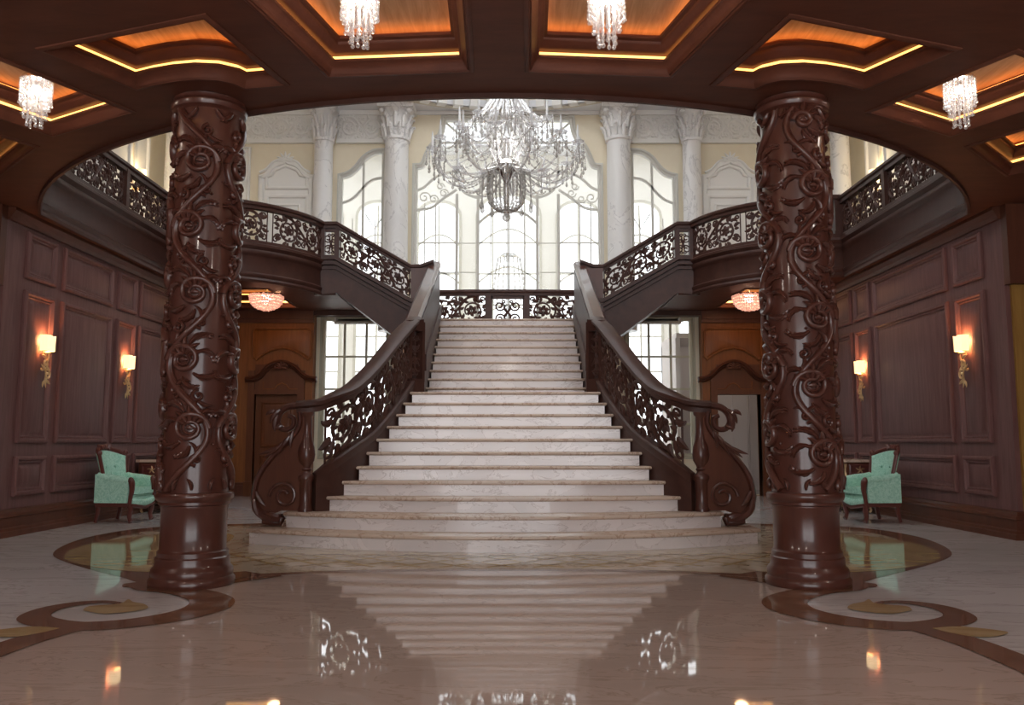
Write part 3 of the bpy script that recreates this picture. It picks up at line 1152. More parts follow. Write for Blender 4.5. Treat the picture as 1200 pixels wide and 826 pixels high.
# scroll borders and tails each side
for s in (-1, 1):
    mpx = lambda q: (lambda p: (p[0] if s < 0 else -p[0], p[1]))(F(*q))
    cen = cat_rom([F(*q) for q in [(158, 686.5), (172, 689), (215, 693), (246, 702), (243, 712), (210, 722), (160, 730), (110, 734), (70, 733), (40, 725), (55, 715), (90, 708), (125, 706), (150, 710)]], 7)
    n = len(cen)
    KN = [(0, .04), (.1, .26), (.3, .31), (.5, .27), (.7, .19), (.85, .14), (1.01, .02)]
    wid = []
    for i in range(n):
        tt = i / n
        for (t0, w0), (t1, w1) in zip(KN, KN[1:]):
            if t0 <= tt < t1:
                wid.append(w0 + (w1 - w0) * (tt - t0) / (t1 - t0))
                break
    cen = [(p[0] if s < 0 else -p[0], p[1]) for p in cen]
    struct(flat_ribbon('trim_%d' % ti, cen, wid, 'inlay_brown', .0052))
    ti += 1
    top = [(p[0] if s < 0 else -p[0], p[1]) for p in cat_rom([F(*q) for q in [(330, 675), (290, 679), (235, 685), (190, 686), (158, 685), (146, 684.5)]], 6)]
    nt_ = len(top)
    struct(flat_ribbon('trim_%d' % ti, top, [.06 + .22 * min(1, i / 12) if i < nt_ - 6 else max(.02, .28 * (nt_ - 1 - i) / 6) for i in range(nt_)], 'inlay_brown', .0049))
    ti += 1
    tear = [mpx(q) for q in cat_rom([(97, 716), (105, 711), (140, 708), (150, 703), (156, 706), (170, 709), (172, 714), (150, 718), (120, 720), (97, 716)], 4)]
    struct(flat('trim_%d' % ti, tear[:-1], 'inlay_gold', .0058))
    ti += 1
    tail = [(p[0] if s < 0 else -p[0], p[1]) for p in cat_rom([F(85, 736), F(55, 744), F(10, 758), F(-60, 785), F(-160, 830)], 5)]
    struct(flat_ribbon('trim_%d' % ti, tail, .22, 'inlay_brown', .0055))
    ti += 1
    pet = [mpx(q) for q in cat_rom([(70, 737), (40, 735), (5, 738), (-20, 742), (-5, 747), (20, 747), (50, 742), (70, 737)], 4)]
    struct(flat('trim_%d' % ti, pet[:-1], 'inlay_gold', .0061))
    ti += 1

# ------------------------------------------------------------------ panelled side walls
WX = 5.9
PANEL_PROF = [(0, 0), (0, .03), (.02, .045), (.045, .045), (.06, .018), (.08, .024), (.09, .006), (.11, .004), (.16, .022)]
COLS = {-1: [(10.33, 11.02), (11.2, 12.62), (12.78, 13.42), (13.55, 15.1), (15.25, 15.9), (16.05, 17.8)],
        1: [(10.33, 11.02), (11.2, 13.5), (13.66, 14.28), (14.42, 15.6), (15.75, 16.4), (16.55, 17.8)]}
ROWS = [(3.12, 3.70), (1.10, 2.97), (.46, .94)]
for s in (-1, 1):
    nm = 'left' if s < 0 else 'right'
    mb = MB()
    xs = sorted((s * WX, s * 7.45))
    mb.box(xs[0], xs[1], 9.92, 18.0, 0, ZC)
    w = struct(mb.build('wall_' + nm, 'panel', smooth=False))
    Mw = lambda u, v, w_: Vector((s * (WX - w_), u, v))
    for (y0, y1) in COLS[s]:
        for (z0, z1) in ROWS:
            mb = MB()
            mb.frame([(y0, z0), (y1, z0), (y1, z1), (y0, z1)], PANEL_PROF, Mw, cap=True)
            mb.build('wall_panel', 'panel', w, ang=25)
    mb = MB()
    BASEP = [(0, 0), (.10, 0), (.10, .06), (.085, .07), (.085, .10), (.06, .115), (.06, .22), (.075, .23), (.07, .26), (.04, .28), (.03, .31), (0, .32)]
    pth = [(s * 7.45, 9.92, 0), (s * WX, 9.92, 0), (s * WX, 18.0, 0)]
    if s < 0:
        pth = pth[::1]
        prof = BASEP
    else:
        prof = [(-o, h) for o, h in BASEP]
    mb.sweep(pth, prof)
    struct(mb.build('baseboard_' + nm, 'wood', smooth=False))
    # dado rail and frieze rail
    mb = MB()
    mb.sweep([(s * WX, 9.92, 3.80), (s * WX, 18.0, 3.80)], [(0, -.05), (-s * .03, -.05), (-s * .05, 0), (-s * .09, .06), (-s * .09, .1), (0, .1)])
    struct(mb.build('trim_%d' % ti, 'wood', smooth=False))
    ti += 1
    # end face of the wall towards the viewer: board coloured yellow for lamplight, under a dark lintel
    mb = MB()
    xs = sorted((s * (WX + .06), s * 7.45))
    mb.box(xs[0], xs[1], 9.885, 9.92, .32, 2.95)
    struct(mb.build('wall_end_' + nm, 'lamplit_oak', smooth=False))
    mb = MB()
    xs = sorted((s * (WX + .0), s * 7.45))
    mb.box(xs[0], xs[1], 9.80, 9.92, 2.95, ZC)
    struct(mb.build('trim_%d' % ti, 'wood', smooth=False))
    ti += 1
    # plain wall further forward, outside the picture's edge
    mb = MB()
    xs = sorted((s * 7.45, s * 7.7))
    mb.box(xs[0], xs[1], -3, 18.6, 0, 9.8)
    struct(mb.build('wall_far_' + nm, 'panel', smooth=False))

# ------------------------------------------------------------------ timber wall and doors under the balconies
YW = 18.0
for s in (-1, 1):
    nm = 'left' if s < 0 else 'right'
    sx = lambda x: -x if s > 0 else x
    W = lambda px, py: (lambda q: (sx(q.x), q.z))(Py(px, py, YW))
    xa, xb = -5.9, -4.12
    d0, d1, dz = -5.33, -4.42, 2.12
    outer = [(sx(xa), 0), (sx(xb), 0), (sx(xb), ZC), (sx(xa), ZC)]
    hole = [(sx(d0), .001), (sx(d1), .001), (sx(d1), dz), (sx(d0), dz)]
    mb = MB()
    mb.prism(outer, [hole], XZ(YW + .25), 0, .25)
    w = struct(mb.build('wall_back_' + nm, 'oak', smooth=False))
    # shaped panel over the door
    mb = MB()
    pn = [W(*q) for q in [(299, 384), (362, 384), (366, 388), (366, 418), (361, 423), (352, 416), (342, 411), (331, 409), (320, 411), (310, 416), (301, 423), (296, 419), (296, 388)]]
    mb.frame(pn, [(0, 0), (0, .035), (.015, .055), (.035, .055), (.05, .02), (.07, .03)], XZ(YW), cap=True)
    mb.build('shaped_panel', 'oak', w, ang=30)
    # door surround, pediment and shell
    dn = struct(bpy.data.objects.new('door_%d' % (1 if s < 0 else 2), None))
    COL.objects.link(dn)
    dn.location = (sx((d0 + d1) / 2), YW, 0)
    mb = MB()
    for x0, x1 in ((d0 - .14, d0), (d1, d1 + .14)):
        a, b = sorted((sx(x0), sx(x1)))
        mb.box(a, b, YW - .06, YW + .2, 0, 2.62)
        mb.box(a - .02, b + .02, YW - .08, YW, 0, .3)
    a, b = sorted((sx(d0), sx(d1)))
    mb.box(a, b, YW - .06, YW + .2, dz, dz + .1)
    mb.box(a, b, YW - .03, YW, dz + .1, 2.75)
    mb.build('door_frame', 'oak_dark', dn, smooth=False)
    mb = MB()
    ped = [W(*q) for q in cat_rom([(289, 444), (299, 443), (307, 439), (314, 431), (322, 426), (331, 424), (340, 426), (348, 431), (355, 438), (362, 442), (372, 444)], 4)]
    mb.mtube(XZ(YW - .08), ped, .045, 0, 6, 1.6)
    mb.mtube(XZ(YW - .06), [(p[0], p[1] - .06) for p in ped], .03, 0, 6, 1.6)
    sh = W(331, 429)
    for q in range(7):
        leaf(mb, XZ(YW - .12), sh[0], sh[1] - .05, pi / 2 + (q - 3) * .5, .17, .03, (q - 3) * .15, 0, 6, .9)
    for q in (-1, 1):
        mb.mtube(XZ(YW - .12), spiral(sh[0] + q * .1, sh[1] - .02, .07, .02, pi / 2, 1.2 * q, 14), .02, 0, 6, .9)
    mb.build('pediment', 'wood', dn, ang=50)
    mb = MB()
    pn = [W(*q) for q in [(309, 447), (309, 456), (322, 456), (326, 451), (331, 449), (336, 451), (340, 456), (353, 456), (353, 447)]]
    mb.mtube(XZ(YW - .045), pn, .014, 0, 6, .8)
    mb.build('tympanum_moulding', 'oak', dn)
    if s < 0:
        mb = MB()
        mb.box(d0, d1, YW + .08, YW + .13, .005, dz)
        mb.frame([(d0 + .12, 1.0), (d1 - .12, 1.0), (d1 - .12, dz - .15), (d0 + .12, dz - .15)], [(0, 0), (0, .02), (.03, .03), (.06, .01), (.1, .015)], XZ(YW + .08), cap=True)
        mb.frame([(d0 + .12, .2), (d1 - .12, .2), (d1 - .12, .85), (d0 + .12, .85)], [(0, 0), (0, .02), (.03, .03), (.06, .01), (.1, .015)], XZ(YW + .08), cap=True)
        mb.build('door_leaf', 'oak_dark', dn, smooth=False)
        mb = MB()
        mb.ball((d1 - .07, YW + .05, 1.0), .03, 8)
        mb.build('door_knob', 'gold', dn)
    else:
        lamp('lamp_glow', (5.0, 19.3, 3.0), 6, (1, .93, .86), .12)  # added light to brighten the room behind, no fixture
        # room glimpsed through the open doorway
        mb = MB()
        mb.box(3.7, 7.4, 20.4, 20.5, 0, 3.4)
        mb.box(7.3, 7.4, 18.7, 20.5, 0, 3.4)
        mb.box(3.7, 3.8, 18.7, 20.5, 0, 3.4)
        for x in (5.35, 5.7, 5.75, 6.2):
            mb.box(x, x + .04, 20.37, 20.4, 0, 3.4)
        struct(mb.build('wall_room', 'grey_room', smooth=False))
        mb = MB()
        mb.box(3.7, 7.4, 18.6, 20.5, 3.4, 3.5)
        struct(mb.build('ceiling_room', 'grey_room', smooth=False))
    mb = MB()
    for (x0, x1) in ((xa, d0 - .16), (d1 + .16, xb)):
        a, b = sorted((sx(x0), sx(x1)))
        mb.box(a, b, YW - .05, YW, 0, .22)
        mb.box(a, b, YW - .03, YW, .22, .28)
    struct(mb.build('baseboard_back_' + nm, 'wood', smooth=False))
    mb = MB()
    a, b = sorted((sx(xa), sx(xb)))
    mb.box(a, b, YW - .08, YW, 3.72, ZC)
    mb.box(a, b, YW - .05, YW, 3.64, 3.72)
    struct(mb.build('trim_%d' % ti, 'wood', smooth=False))
    ti += 1

# ------------------------------------------------------------------ back wall of the white hall with its windows
YB2 = 18.3
W2 = lambda px, py: (lambda q: (q.x, q.z))(Py(px, py, YB2))
cen_l = [W2(*q) for q in cat_rom([(485, 194), (494, 193), (498, 184), (504, 172), (512, 163), (517, 152), (519, 138)], 3)]
cenw = [(-2.06, 3.5)] + [(-2.06, cen_l[0][1])] + cen_l[1:] + [(-p[0], p[1]) for p in reversed(cen_l[1:])] + [(2.06, cen_l[0][1]), (2.06, 3.5)]
sid_l = [W2(*q) for q in cat_rom([(398, 206), (408, 203), (417, 196), (424, 187), (431, 181), (440, 177), (452, 176)], 3)]
sidw = [(sid_l[0][0], 3.7)] + sid_l + [(sid_l[-1][0], 3.7)]
loww = [(-4.0, .8), (-2.55, .8), (-2.55, 3.80), (-4.0, 3.80)]
doorhole = [(4.3, .001), (5.45, .001), (5.45, 2.3), (4.3, 2.3)]
mb = MB()
hs = [cenw, sidw, [(-p[0], p[1]) for p in sidw], loww, [(-p[0], p[1]) for p in loww], doorhole]
mb.prism([(-7.45, 0), (7.45, 0), (7.45, 9.6), (-7.45, 9.6)], hs, XZ(18.6), 0, .3)
struct(mb.build('wall_back', 'stucco', smooth=False))


def window(n, outline, bars, m='sash', fw=.075, bw=.03, y=YB2):
    o = struct(bpy.data.objects.new('window_%d' % n, None))
    COL.objects.link(o)
    o.location = (sum(p[0] for p in outline) / len(outline), y, min(p[1] for p in outline))
    mb = MB()
    mb.frame(outline, [(-.04, -.05), (-.04, .05), (0, .06), (.03, .03), (fw, .03), (fw, -.08), (-.04, -.08)], XZ(y), closed_prof=True)
    mb.build('window_frame', m, o, ang=40)
    mb = MB()
    for b in bars:
        wd = bw
        if isinstance(b, tuple):
            b, wd = b
        mb.mtube(XZ(y + .03), b, wd, 0, 4, 1.)
    mb.build('glazing_bars', m, o, smooth=False)
    mb = MB()
    mb.prism(outline, [], XZ(y + .06), 0, .012)
    mb.build('glass', 'glass', o, smooth=False)
    return o


def X2(px):
    return W2(px, 300)[0]


bars = []
for px in (535, 560):
    x = X2(px)
    top = 6.55 if px == 535 else 6.6
    for sg in (-1, 1):
        bars.append(([(sg * x, 3.5), (sg * x, top)], .045))
tr = [W2(*q) for q in cat_rom([(485, 224), (497, 219), (508, 209), (520, 203), (535, 200)], 4)]
lo = [W2(*q) for q in cat_rom([(485, 246), (505, 243), (520, 232), (535, 222)], 4)]
mid = [W2(*q) for q in cat_rom([(535, 200), (541, 222), (560, 231), (575, 225), (594, 222)], 4)]
arch = [W2(*q) for q in cat_rom([(560, 262), (575, 250), (594, 246)], 4)]
for pl in (tr, lo, mid, arch):
    for sg in (-1, 1):
        bars.append(([(sg * p[0] * -1, p[1]) for p in pl], .035))
bars += [([(-2.0, 7.72), (2.0, 7.72)], .03), ([(X2(535), 7.0), (X2(535), 7.72)], .035), ([(-X2(535), 7.0), (-X2(535), 7.72)], .035),
         ([W2(522, 143), W2(545, 163), W2(560, 200)], .03), ([(-W2(522, 143)[0], W2(522, 143)[1]), (-W2(545, 163)[0], W2(545, 163)[1]), (-W2(560, 200)[0], W2(560, 200)[1])], .03),
         ([(0, 7.72), (0, 8.2)], .025)]
for px in (497, 510, 575, 594):
    for sg in (-1, 1):
        bars.append(([(sg * X2(px), 3.5), (sg * X2(px), 6.35)], .018))
for z in (4.15, 4.8, 5.45):
    for sg in (-1, 1):
        bars.append(([(sg * X2(487), z), (sg * X2(535), z)], .014))
        bars.append(([(sg * X2(535), z), (sg * X2(560), z)], .014))
for sg in (-1, 1):
    for q in ((497, 231, 8), (508, 233, 6), (520, 226, 6), (516, 218, 5)):
        c0 = W2(q[0], q[1])
        bars.append((spiral(sg * c0[0], c0[1], q[2] * .018, .03, 0, 1.3 * sg, 14), .018))
window(1, cenw, bars)
k = 2
for s in (-1, 1):
    f_ = lambda pl: [(p[0] if s < 0 else -p[0], p[1]) for p in pl]
    cv = [W2(*q) for q in cat_rom([(398, 238), (408, 235), (417, 229), (425, 220), (432, 213), (441, 209), (452, 208)], 3)]
    x = W2(425, 250)[0]
    b = [(f_([(x, 3.7), (x, W2(425, 186)[1])]), .035), (f_(cv), .035)]
    for px in (412, 439):
        xx = W2(px, 300)[0]
        b.append((f_([(xx, 3.7), (xx, 6.0)]), .015))
    for z in (4.6, 5.3):
        b.append((f_([(W2(400, 300)[0], z), (W2(450, 300)[0], z)]), .015))
    yv = W2(439, 268)
    b.append((f_([(W2(428, 250)[0], 6.1), yv, (W2(450, 250)[0], 6.1)]), .018))
    window(k, f_(sidw), b)
    k += 1
    xx = [-3.52, -3.05]
    b = [(f_([(x, .8), (x, 3.8)]), .035) for x in xx] + [(f_([(-4, z), (-2.55, z)]), .03) for z in (1.5, 2.25, 2.95)]
    window(k, f_(loww), b, 'sash_green')
    k += 1

for s in (-1, 1):
    mb = MB()
    xs = sorted((s * 4.12, s * 1.96))
    mb.box(xs[0], xs[1], 17.96, 18.24, 3.80, 4.05)
    struct(mb.build('trim_%d' % ti, 'rail', smooth=False))
    ti += 1

# white marble columns, pilasters, frieze, panels of the white hall
PLACE = {2.42: 'flanking the tall middle window', 4.02: 'between the side window and the white panelled door', 6.95: 'in the corner of the white gallery'}
for s in (-1, 1):
    for x, y, r in ((2.42, 18.06, .27), (4.02, 18.08, .21), (6.95, 17.3, .2)):
        zb = 3.465 if x < 3 else ZG
        t = thing('marble_column', (s * x, y, zb), 'white veined marble column with leafy capital ' + PLACE[x] + ' ' + SIDE[s], 'column', 'white marble columns')
        mb = MB()
        mb.lathe([(r * 1.3, zb), (r * 1.3, zb + .12), (r * 1.15, zb + .2), (r * 1.02, zb + .26), (r, zb + .3), (r * .95, 7.62), (r * 1.08, 7.64), (r * 1.08, 7.70), (r * .95, 7.72)], (s * x, y, 0), 28)
        mb.build('shaft', 'white_marble', t)
        mb = MB()
        mb.lathe([(r * .9, 7.70), (r * .95, 7.95), (r * 1.05, 8.15), (r * 1.3, 8.26), (r * 1.42, 8.30)], (s * x, y, 0), 24)
        mb.box(s * x - r * 1.45, s * x + r * 1.45, y - r * 1.45, min(y + r * 1.45, 18.3), 8.30, 8.42)
        for tier, (z0, L) in enumerate(((7.70, .28), (7.90, .30))):
            for q in range(10):
                a = 2 * pi * (q + .5 * tier) / 10
                pts = [(s * x + cos(a) * rr_, y + sin(a) * rr_, zz) for rr_, zz in ((r * .98, z0), (r * 1.08, z0 + L * .55), (r * 1.25, z0 + L * .9), (r * 1.42, z0 + L * .92), (r * 1.42, z0 + L * .78))]
                mb.tube(pts, [.035, .045, .04, .03, .015], 6)
        for q in range(4):
            a = pi / 4 + q * pi / 2
            mb.ball((s * x + cos(a) * r * 1.55, y + sin(a) * r * 1.55, 8.24), .06, 6)
        mb.build('capital', 'white_marble', t)
# frieze with relief scrolls
segs = [(-7.2, -4.28), (-3.78, -2.72), (2.72, 3.78), (4.28, 7.2)]
for i, (x0, x1) in enumerate(segs):
    mb = MB()
    mb.box(x0, x1, YB2 - .05, YB2, 7.72, 8.40)
    mb.box(x0, x1, YB2 - .09, YB2, 7.68, 7.76)
    mb.box(x0, x1, YB2 - .10, YB2, 8.32, 8.42)
    scroll_panel(mb, lambda u, v, w: Vector((x0 + .05 + u, YB2 - .06 - w, 7.79 + v)), x1 - x0 - .1, .50, .03, i, 1.0)
    struct(mb.build('trim_%d' % ti, 'plaster', smooth=False))
    ti += 1
# cornice over the middle window
mb = MB()
mb.box(-2.12, 2.12, YB2 - .05, YB2, 8.34, 8.42)
struct(mb.build('trim_%d' % ti, 'plaster', smooth=False))
ti += 1
# white panelled doors and pilaster strips
for s in (-1, 1):
    f_ = lambda pl: [(p[0] if s < 0 else -p[0], p[1]) for p in pl]
    o = struct(bpy.data.objects.new('door_%d' % (3 if s < 0 else 4), None))
    COL.objects.link(o)
    q0 = W2(336, 250)
    o.location = (f_([q0])[0][0], YB2, ZG)
    out = [(W2(304, 250)[0], ZG)] + [W2(*q) for q in cat_rom([(304, 206), (311, 204), (316, 197), (324, 191), (331, 189), (336, 185), (341, 189), (348, 191), (356, 197), (361, 204), (369, 206)], 3)] + [(W2(369, 250)[0], ZG)]
    mb = MB()
    mb.frame(f_(out), [(0, 0), (0, .09), (.04, .12), (.1, .12), (.13, .06), (.16, .06)], XZ(YB2), cap=True)
    mb.build('door_surround', 'plaster', o, ang=30)
    xl, xr = W2(311, 250)[0], W2(363, 250)[0]
    mb = MB()
    up = [(xl, 6.62)] + [W2(*q) for q in ((311, 207), (318, 205), (322, 199), (330, 196), (336, 194), (342, 196), (350, 199), (354, 205), (362, 207))] + [(xr, 6.62)]
    mb.frame(f_(up), [(0, .06), (0, .08), (.02, .1), (.05, .1), (.07, .07)], XZ(YB2))
    mb.frame(f_([(xl, ZG + .05), (xr, ZG + .05), (xr, 6.52), (xl, 6.52)]), [(0, .06), (0, .1), (.03, .11), (.07, .1), (.09, .07)], XZ(YB2))
    mb.frame(f_([(xl + .2, ZG + .3), (xr - .2, ZG + .3), (xr - .2, 6.3), (xl + .2, 6.3)]), [(0, .06), (0, .08), (.02, .09), (.05, .07)], XZ(YB2))
    mb.build('door_leaf', 'plaster', o, ang=30)
    mb = MB()
    cu = f_([W2(336, 188)])[0]
    for q in range(7):
        leaf(mb, XZ(YB2 - .12), cu[0], cu[1] - .05, pi / 2 + (q - 3) * .45, .22, .035, (q - 3) * .2, 0, 6, .9)
    ar = f_([W2(*q) for q in cat_rom([(306, 204), (314, 200), (322, 192), (332, 188), (336, 186)], 4)])
    mb.mtube(XZ(YB2 - .12), ar, .03, 0, 6, 1.)
    ar = f_([(W2(336, 186)[0] * 2 - W2(*q)[0], W2(*q)[1]) for q in cat_rom([(306, 204), (314, 200), (322, 192), (332, 188), (336, 186)], 4)])
    mb.mtube(XZ(YB2 - .12), ar, .03, 0, 6, 1.)
    mb.build('crest', 'plaster', o)
    # pilaster strip near the corner
    mb = MB()
    a, b = W2(276, 250)[0], W2(292, 250)[0]
    xs = sorted((f_([(a, 0)])[0][0], f_([(b, 0)])[0][0]))
    mb.frame([(xs[0], ZG), (xs[1], ZG), (xs[1], 7.6), (xs[0], 7.6)], [(0, 0), (0, .06), (.03, .08), (.06, .05), (.08, .05)], XZ(YB2), cap=True)
    struct(mb.build('trim_%d' % ti, 'plaster', smooth=False))
    ti += 1
    # side walls of the white hall with panels
    mb = MB()
    xs = sorted((s * 7.38, s * 7.46))
    mb.box(xs[0], xs[1], 6.0, 18.35, ZG, 9.6)
    w = struct(mb.build('wall_upper_' + ('left' if s < 0 else 'right'), 'stucco', smooth=False))
    for (y0, y1) in ((13.6, 15.0), (15.15, 16.2), (16.35, 17.0)):
        mb = MB()
        mb.frame([(y0, ZG + .2), (y1, ZG + .2), (y1, 7.3), ((y0 + y1) / 2, 7.55), (y0, 7.3)], [(0, 0), (0, .04), (.03, .06), (.08, .05), (.1, .01)], lambda u, v, w_: Vector((s * (7.38 - w_), u, v)), cap=True)
        mb.build('wall_panel', 'plaster', w, ang=30)
    mb = MB()
    xs = sorted((s * 7.2, s * 7.38))
    mb.box(xs[0], xs[1], 6.0, 18.2, 7.72, 8.42)
    struct(mb.build('trim_%d' % ti, 'plaster', smooth=False))
    ti += 1

# white ceiling with the round skylight
OCX, OCY, OCR = 0, 13.85, 4.2
HZ = 8.42
mb = MB()
circ = [(OCX + OCR * cos(2 * pi * i / 64), OCY + OCR * sin(2 * pi * i / 64)) for i in range(64)]
mb.prism([(-7.5, 6), (7.5, 6), (7.5, 18.6), (-7.5, 18.6)], [circ], XY, HZ, HZ + .15)
struct(mb.build('ceiling_upper', 'cool_white', smooth=False))
mb = MB()
ring = [(OCX + OCR * cos(2 * pi * i / 64), OCY + OCR * sin(2 * pi * i / 64), HZ) for i in range(64)]
mb.sweep(ring, [(.02, -.03), (.18, -.03), (.18, .02), (.03, .03), (.03, .36), (-.16, .42), (-.16, .96), (.1, .96), (.2, .05)], True)
struct(mb.build('trim_%d' % ti, 'ring', ang=30))
ti += 1
mb = MB()
mb.lathe([(OCR + .3, 9.36), (2.7, 9.36), (2.7, 9.41), (OCR + .3, 9.41)], (OCX, OCY, 0), 48, cap=False)
struct(mb.build('ceiling_shade', 'cool_white', smooth=False))  # annular ceiling added to keep direct sky light off the ring
mb = MB()
for i in range(72):
    a = 2 * pi * i / 72
    for rr_, z0, z1 in ((OCR - .03, HZ - .05, HZ + .15),):
        c0 = Vector((OCX + rr_ * cos(a), OCY + rr_ * sin(a), 0))
        e1 = Vector((-sin(a), cos(a), 0)) * .1
        e2 = Vector((cos(a), sin(a), 0)) * .1
        vs = [c0 + e1 * u + e2 * v + Vector((0, 0, z)) for z in (z0, z1) for u, v in ((-1, -1), (1, -1), (1, 1), (-1, 1))]
        mb.add(vs, [(0, 3, 2, 1), (4, 5, 6, 7), (0, 1, 5, 4), (1, 2, 6, 5), (2, 3, 7, 6), (3, 0, 4, 7)])
struct(mb.build('trim_%d' % ti, 'plaster', ang=30))
ti += 1
o = struct(bpy.data.objects.new('window_6', None))
COL.objects.link(o)
o.location = (OCX, OCY, 9.4)
mb = MB()
mb.lathe([(OCR + .3, 9.42), (.01, 9.42)], (OCX, OCY, 0), 48, cap=False)
mb.build('glass', 'glass', o, smooth=False)
mb = MB()
for i in range(8):
    a = pi * i / 8
    mb.tube([(OCX + OCR * cos(a), OCY + OCR * sin(a), 9.46), (OCX - OCR * cos(a), OCY - OCR * sin(a), 9.46)], .03, 4)
mb.build('glazing_bars', 'plaster', o, smooth=False)
# the chandelier's hook beam
mb = MB()
mb.box(-4.1, 4.1, 14.17, 14.33, 9.2, 9.38)
struct(mb.build('trim_%d' % ti, 'plaster', smooth=False))
ti += 1

# terrace and glazed conservatory framework outdoors
mb = MB()
mb.box(-25, 25, 18.6, 45, -.4, -.05)
struct(mb.build('ground', 'ground', smooth=False))
YL = 24.0
ops = [(0, .92), (-2.0, .62), (2.0, .62), (-3.75, .62), (3.75, .62), (-5.4, .62), (5.4, .62), (-7.2, .62), (7.2, .62)]
op_poly = []
for x, hw in ops:
    op_poly.append([(x - hw, .1), (x + hw, .1)] + [(x + hw * cos(pi * i / 12), 7.6 + .7 * hw * sin(pi * i / 12)) for i in range(13)])
mb = MB()
mb.prism([(-9, -.05), (9, -.05), (9, 9.4), (-9, 9.4)], op_poly, XZ(YL + .25), 0, .25)
struct(mb.build('wall_loggia', 'plaster', smooth=False))
mb = MB()
mb.prism([(-9.2, 18.6), (9.2, 18.6), (9.2, YL + .3), (-9.2, YL + .3)], [[(x - 1.6, 19.6), (x + 1.6, 19.6), (x + 1.6, 23.2), (x - 1.6, 23.2)] for x in (-6.6, -2.2, 2.2, 6.6)], XY, 9.4, 9.55)
struct(mb.build('ceiling_loggia_shade', 'cool_white', smooth=False))  # roof added to shade the loggia, with openings that let some daylight in
mb = MB()
mb.box(-9.1, 9.1, 19.0, 23.8, 9.57, 9.59)
struct(mb.build('window_20', 'glass', smooth=False))  # roof glass over the added openings
mb = MB()
for sg in (-1, 1):
    xs = sorted((sg * 9, sg * 9.2))
    mb.box(xs[0], xs[1], 18.6, YL + .3, -.05, 9.4)
struct(mb.build('wall_loggia_end', 'plaster', smooth=False))  # end walls added with the roof to shade the loggia
for n_, ((x, hw), pl) in enumerate(zip(ops, op_poly)):
    o = struct(bpy.data.objects.new('window_%d' % (7 + n_), None))
    COL.objects.link(o)
    o.location = (x, YL, .1)
    mb = MB()
    mb.frame(pl, [(-.03, -.03), (-.03, .04), (.05, .04), (.05, -.03)], XZ(YL), closed_prof=True)
    nv = 3 if hw > .7 else 1
    for q in range(nv):
        xx = x - hw + 2 * hw * (q + 1) / (nv + 1)
        mb.mtube(XZ(YL), [(xx, .1), (xx, 7.6 + .5 * hw)], .035, 0, 4, 1.)
    for z in (1.1, 2.1, 3.1, 4.1, 5.0, 5.9, 6.8):
        mb.mtube(XZ(YL), [(x - hw, z), (x + hw, z)], .03, 0, 4, 1.)
    for z in (4.5, 5.6, 6.7):
        mb.mtube(XZ(YL), [(x + hw * (q / 6 - 1), z + .55 * hw * sin(pi * q / 12)) for q in range(13)], .03, 0, 4, 1.)
    mb.build('window_frame', 'sash', o, smooth=False)

# ------------------------------------------------------------------ lamps
def bead_path(mb, pts, r, per=2, n=5):
    """string of crystal beads along pts"""
    P = [Vector(p) for p in pts]
    out, rad = [], []
    for i in range(len(P) - 1):
        for k in range(per * 2):
            t = k / (per * 2)
            out.append(P[i].lerp(P[i + 1], t))
            rad.append(r if k % 2 else r * .3)
    out.append(P[-1])
    rad.append(r * .3)
    mb.tube(out, rad, n)


# small crystal ceiling lamps
def crystal_lamp(loc, label):
    x, y, z = loc            # z = bottom of the strands
    t = thing('crystal_ceiling_lamp', (x, y, z), label, 'ceiling lamp', 'small crystal ceiling lamps')
    top = 4.30
    mb = MB()
    mb.lathe([(.10, top), (.10, top - .03), (.012, top - .035), (.012, z + .45), (.09, z + .44), (.11, z + .42), (.11, z + .395), (.02, z + .39)], (x, y, 0), 20)
    mb.build('canopy', 'chrome', t)
    mb = MB()
    mb.ball((x, y, z + .33), .035, 8)
    mb.build('bulb', 'bulb', t)
    i = 0
    for r, n, l0 in ((.115, 18, .20), (.085, 13, .11), (.055, 9, .03)):
        for q in range(n):
            a = 2 * pi * q / n + r * 9
            mb = MB()
            zb = z + l0 + .03 * ((q * 7) % 5) / 5
            m = 7
            bead_path(mb, [(x + r * cos(a), y + r * sin(a), z + .41 + (zb - z - .41) * j / m) for j in range(m + 1)], .0115, 1, 5)
            mb.ball((x + r * cos(a), y + r * sin(a), zb - .012), .015, 5)
            mb.build('crystal_strand', 'crystal', t)
    lamp('lamp_glow', (x, y, z + .32), 18, (1, .86, .72), .05)
    return t


crystal_lamp((-.88, 5.2, 3.60), 'small crystal strand lamp in the large centre coffer on the closed-door side')
crystal_lamp((.70, 5.2, 3.60), 'small crystal strand lamp in the large centre coffer on the open-door side')
crystal_lamp((-3.76, 6.65, 3.62), 'small crystal strand lamp in the square outer coffer on the closed-door side')
crystal_lamp((3.72, 6.65, 3.62), 'small crystal strand lamp in the square outer coffer on the open-door side')

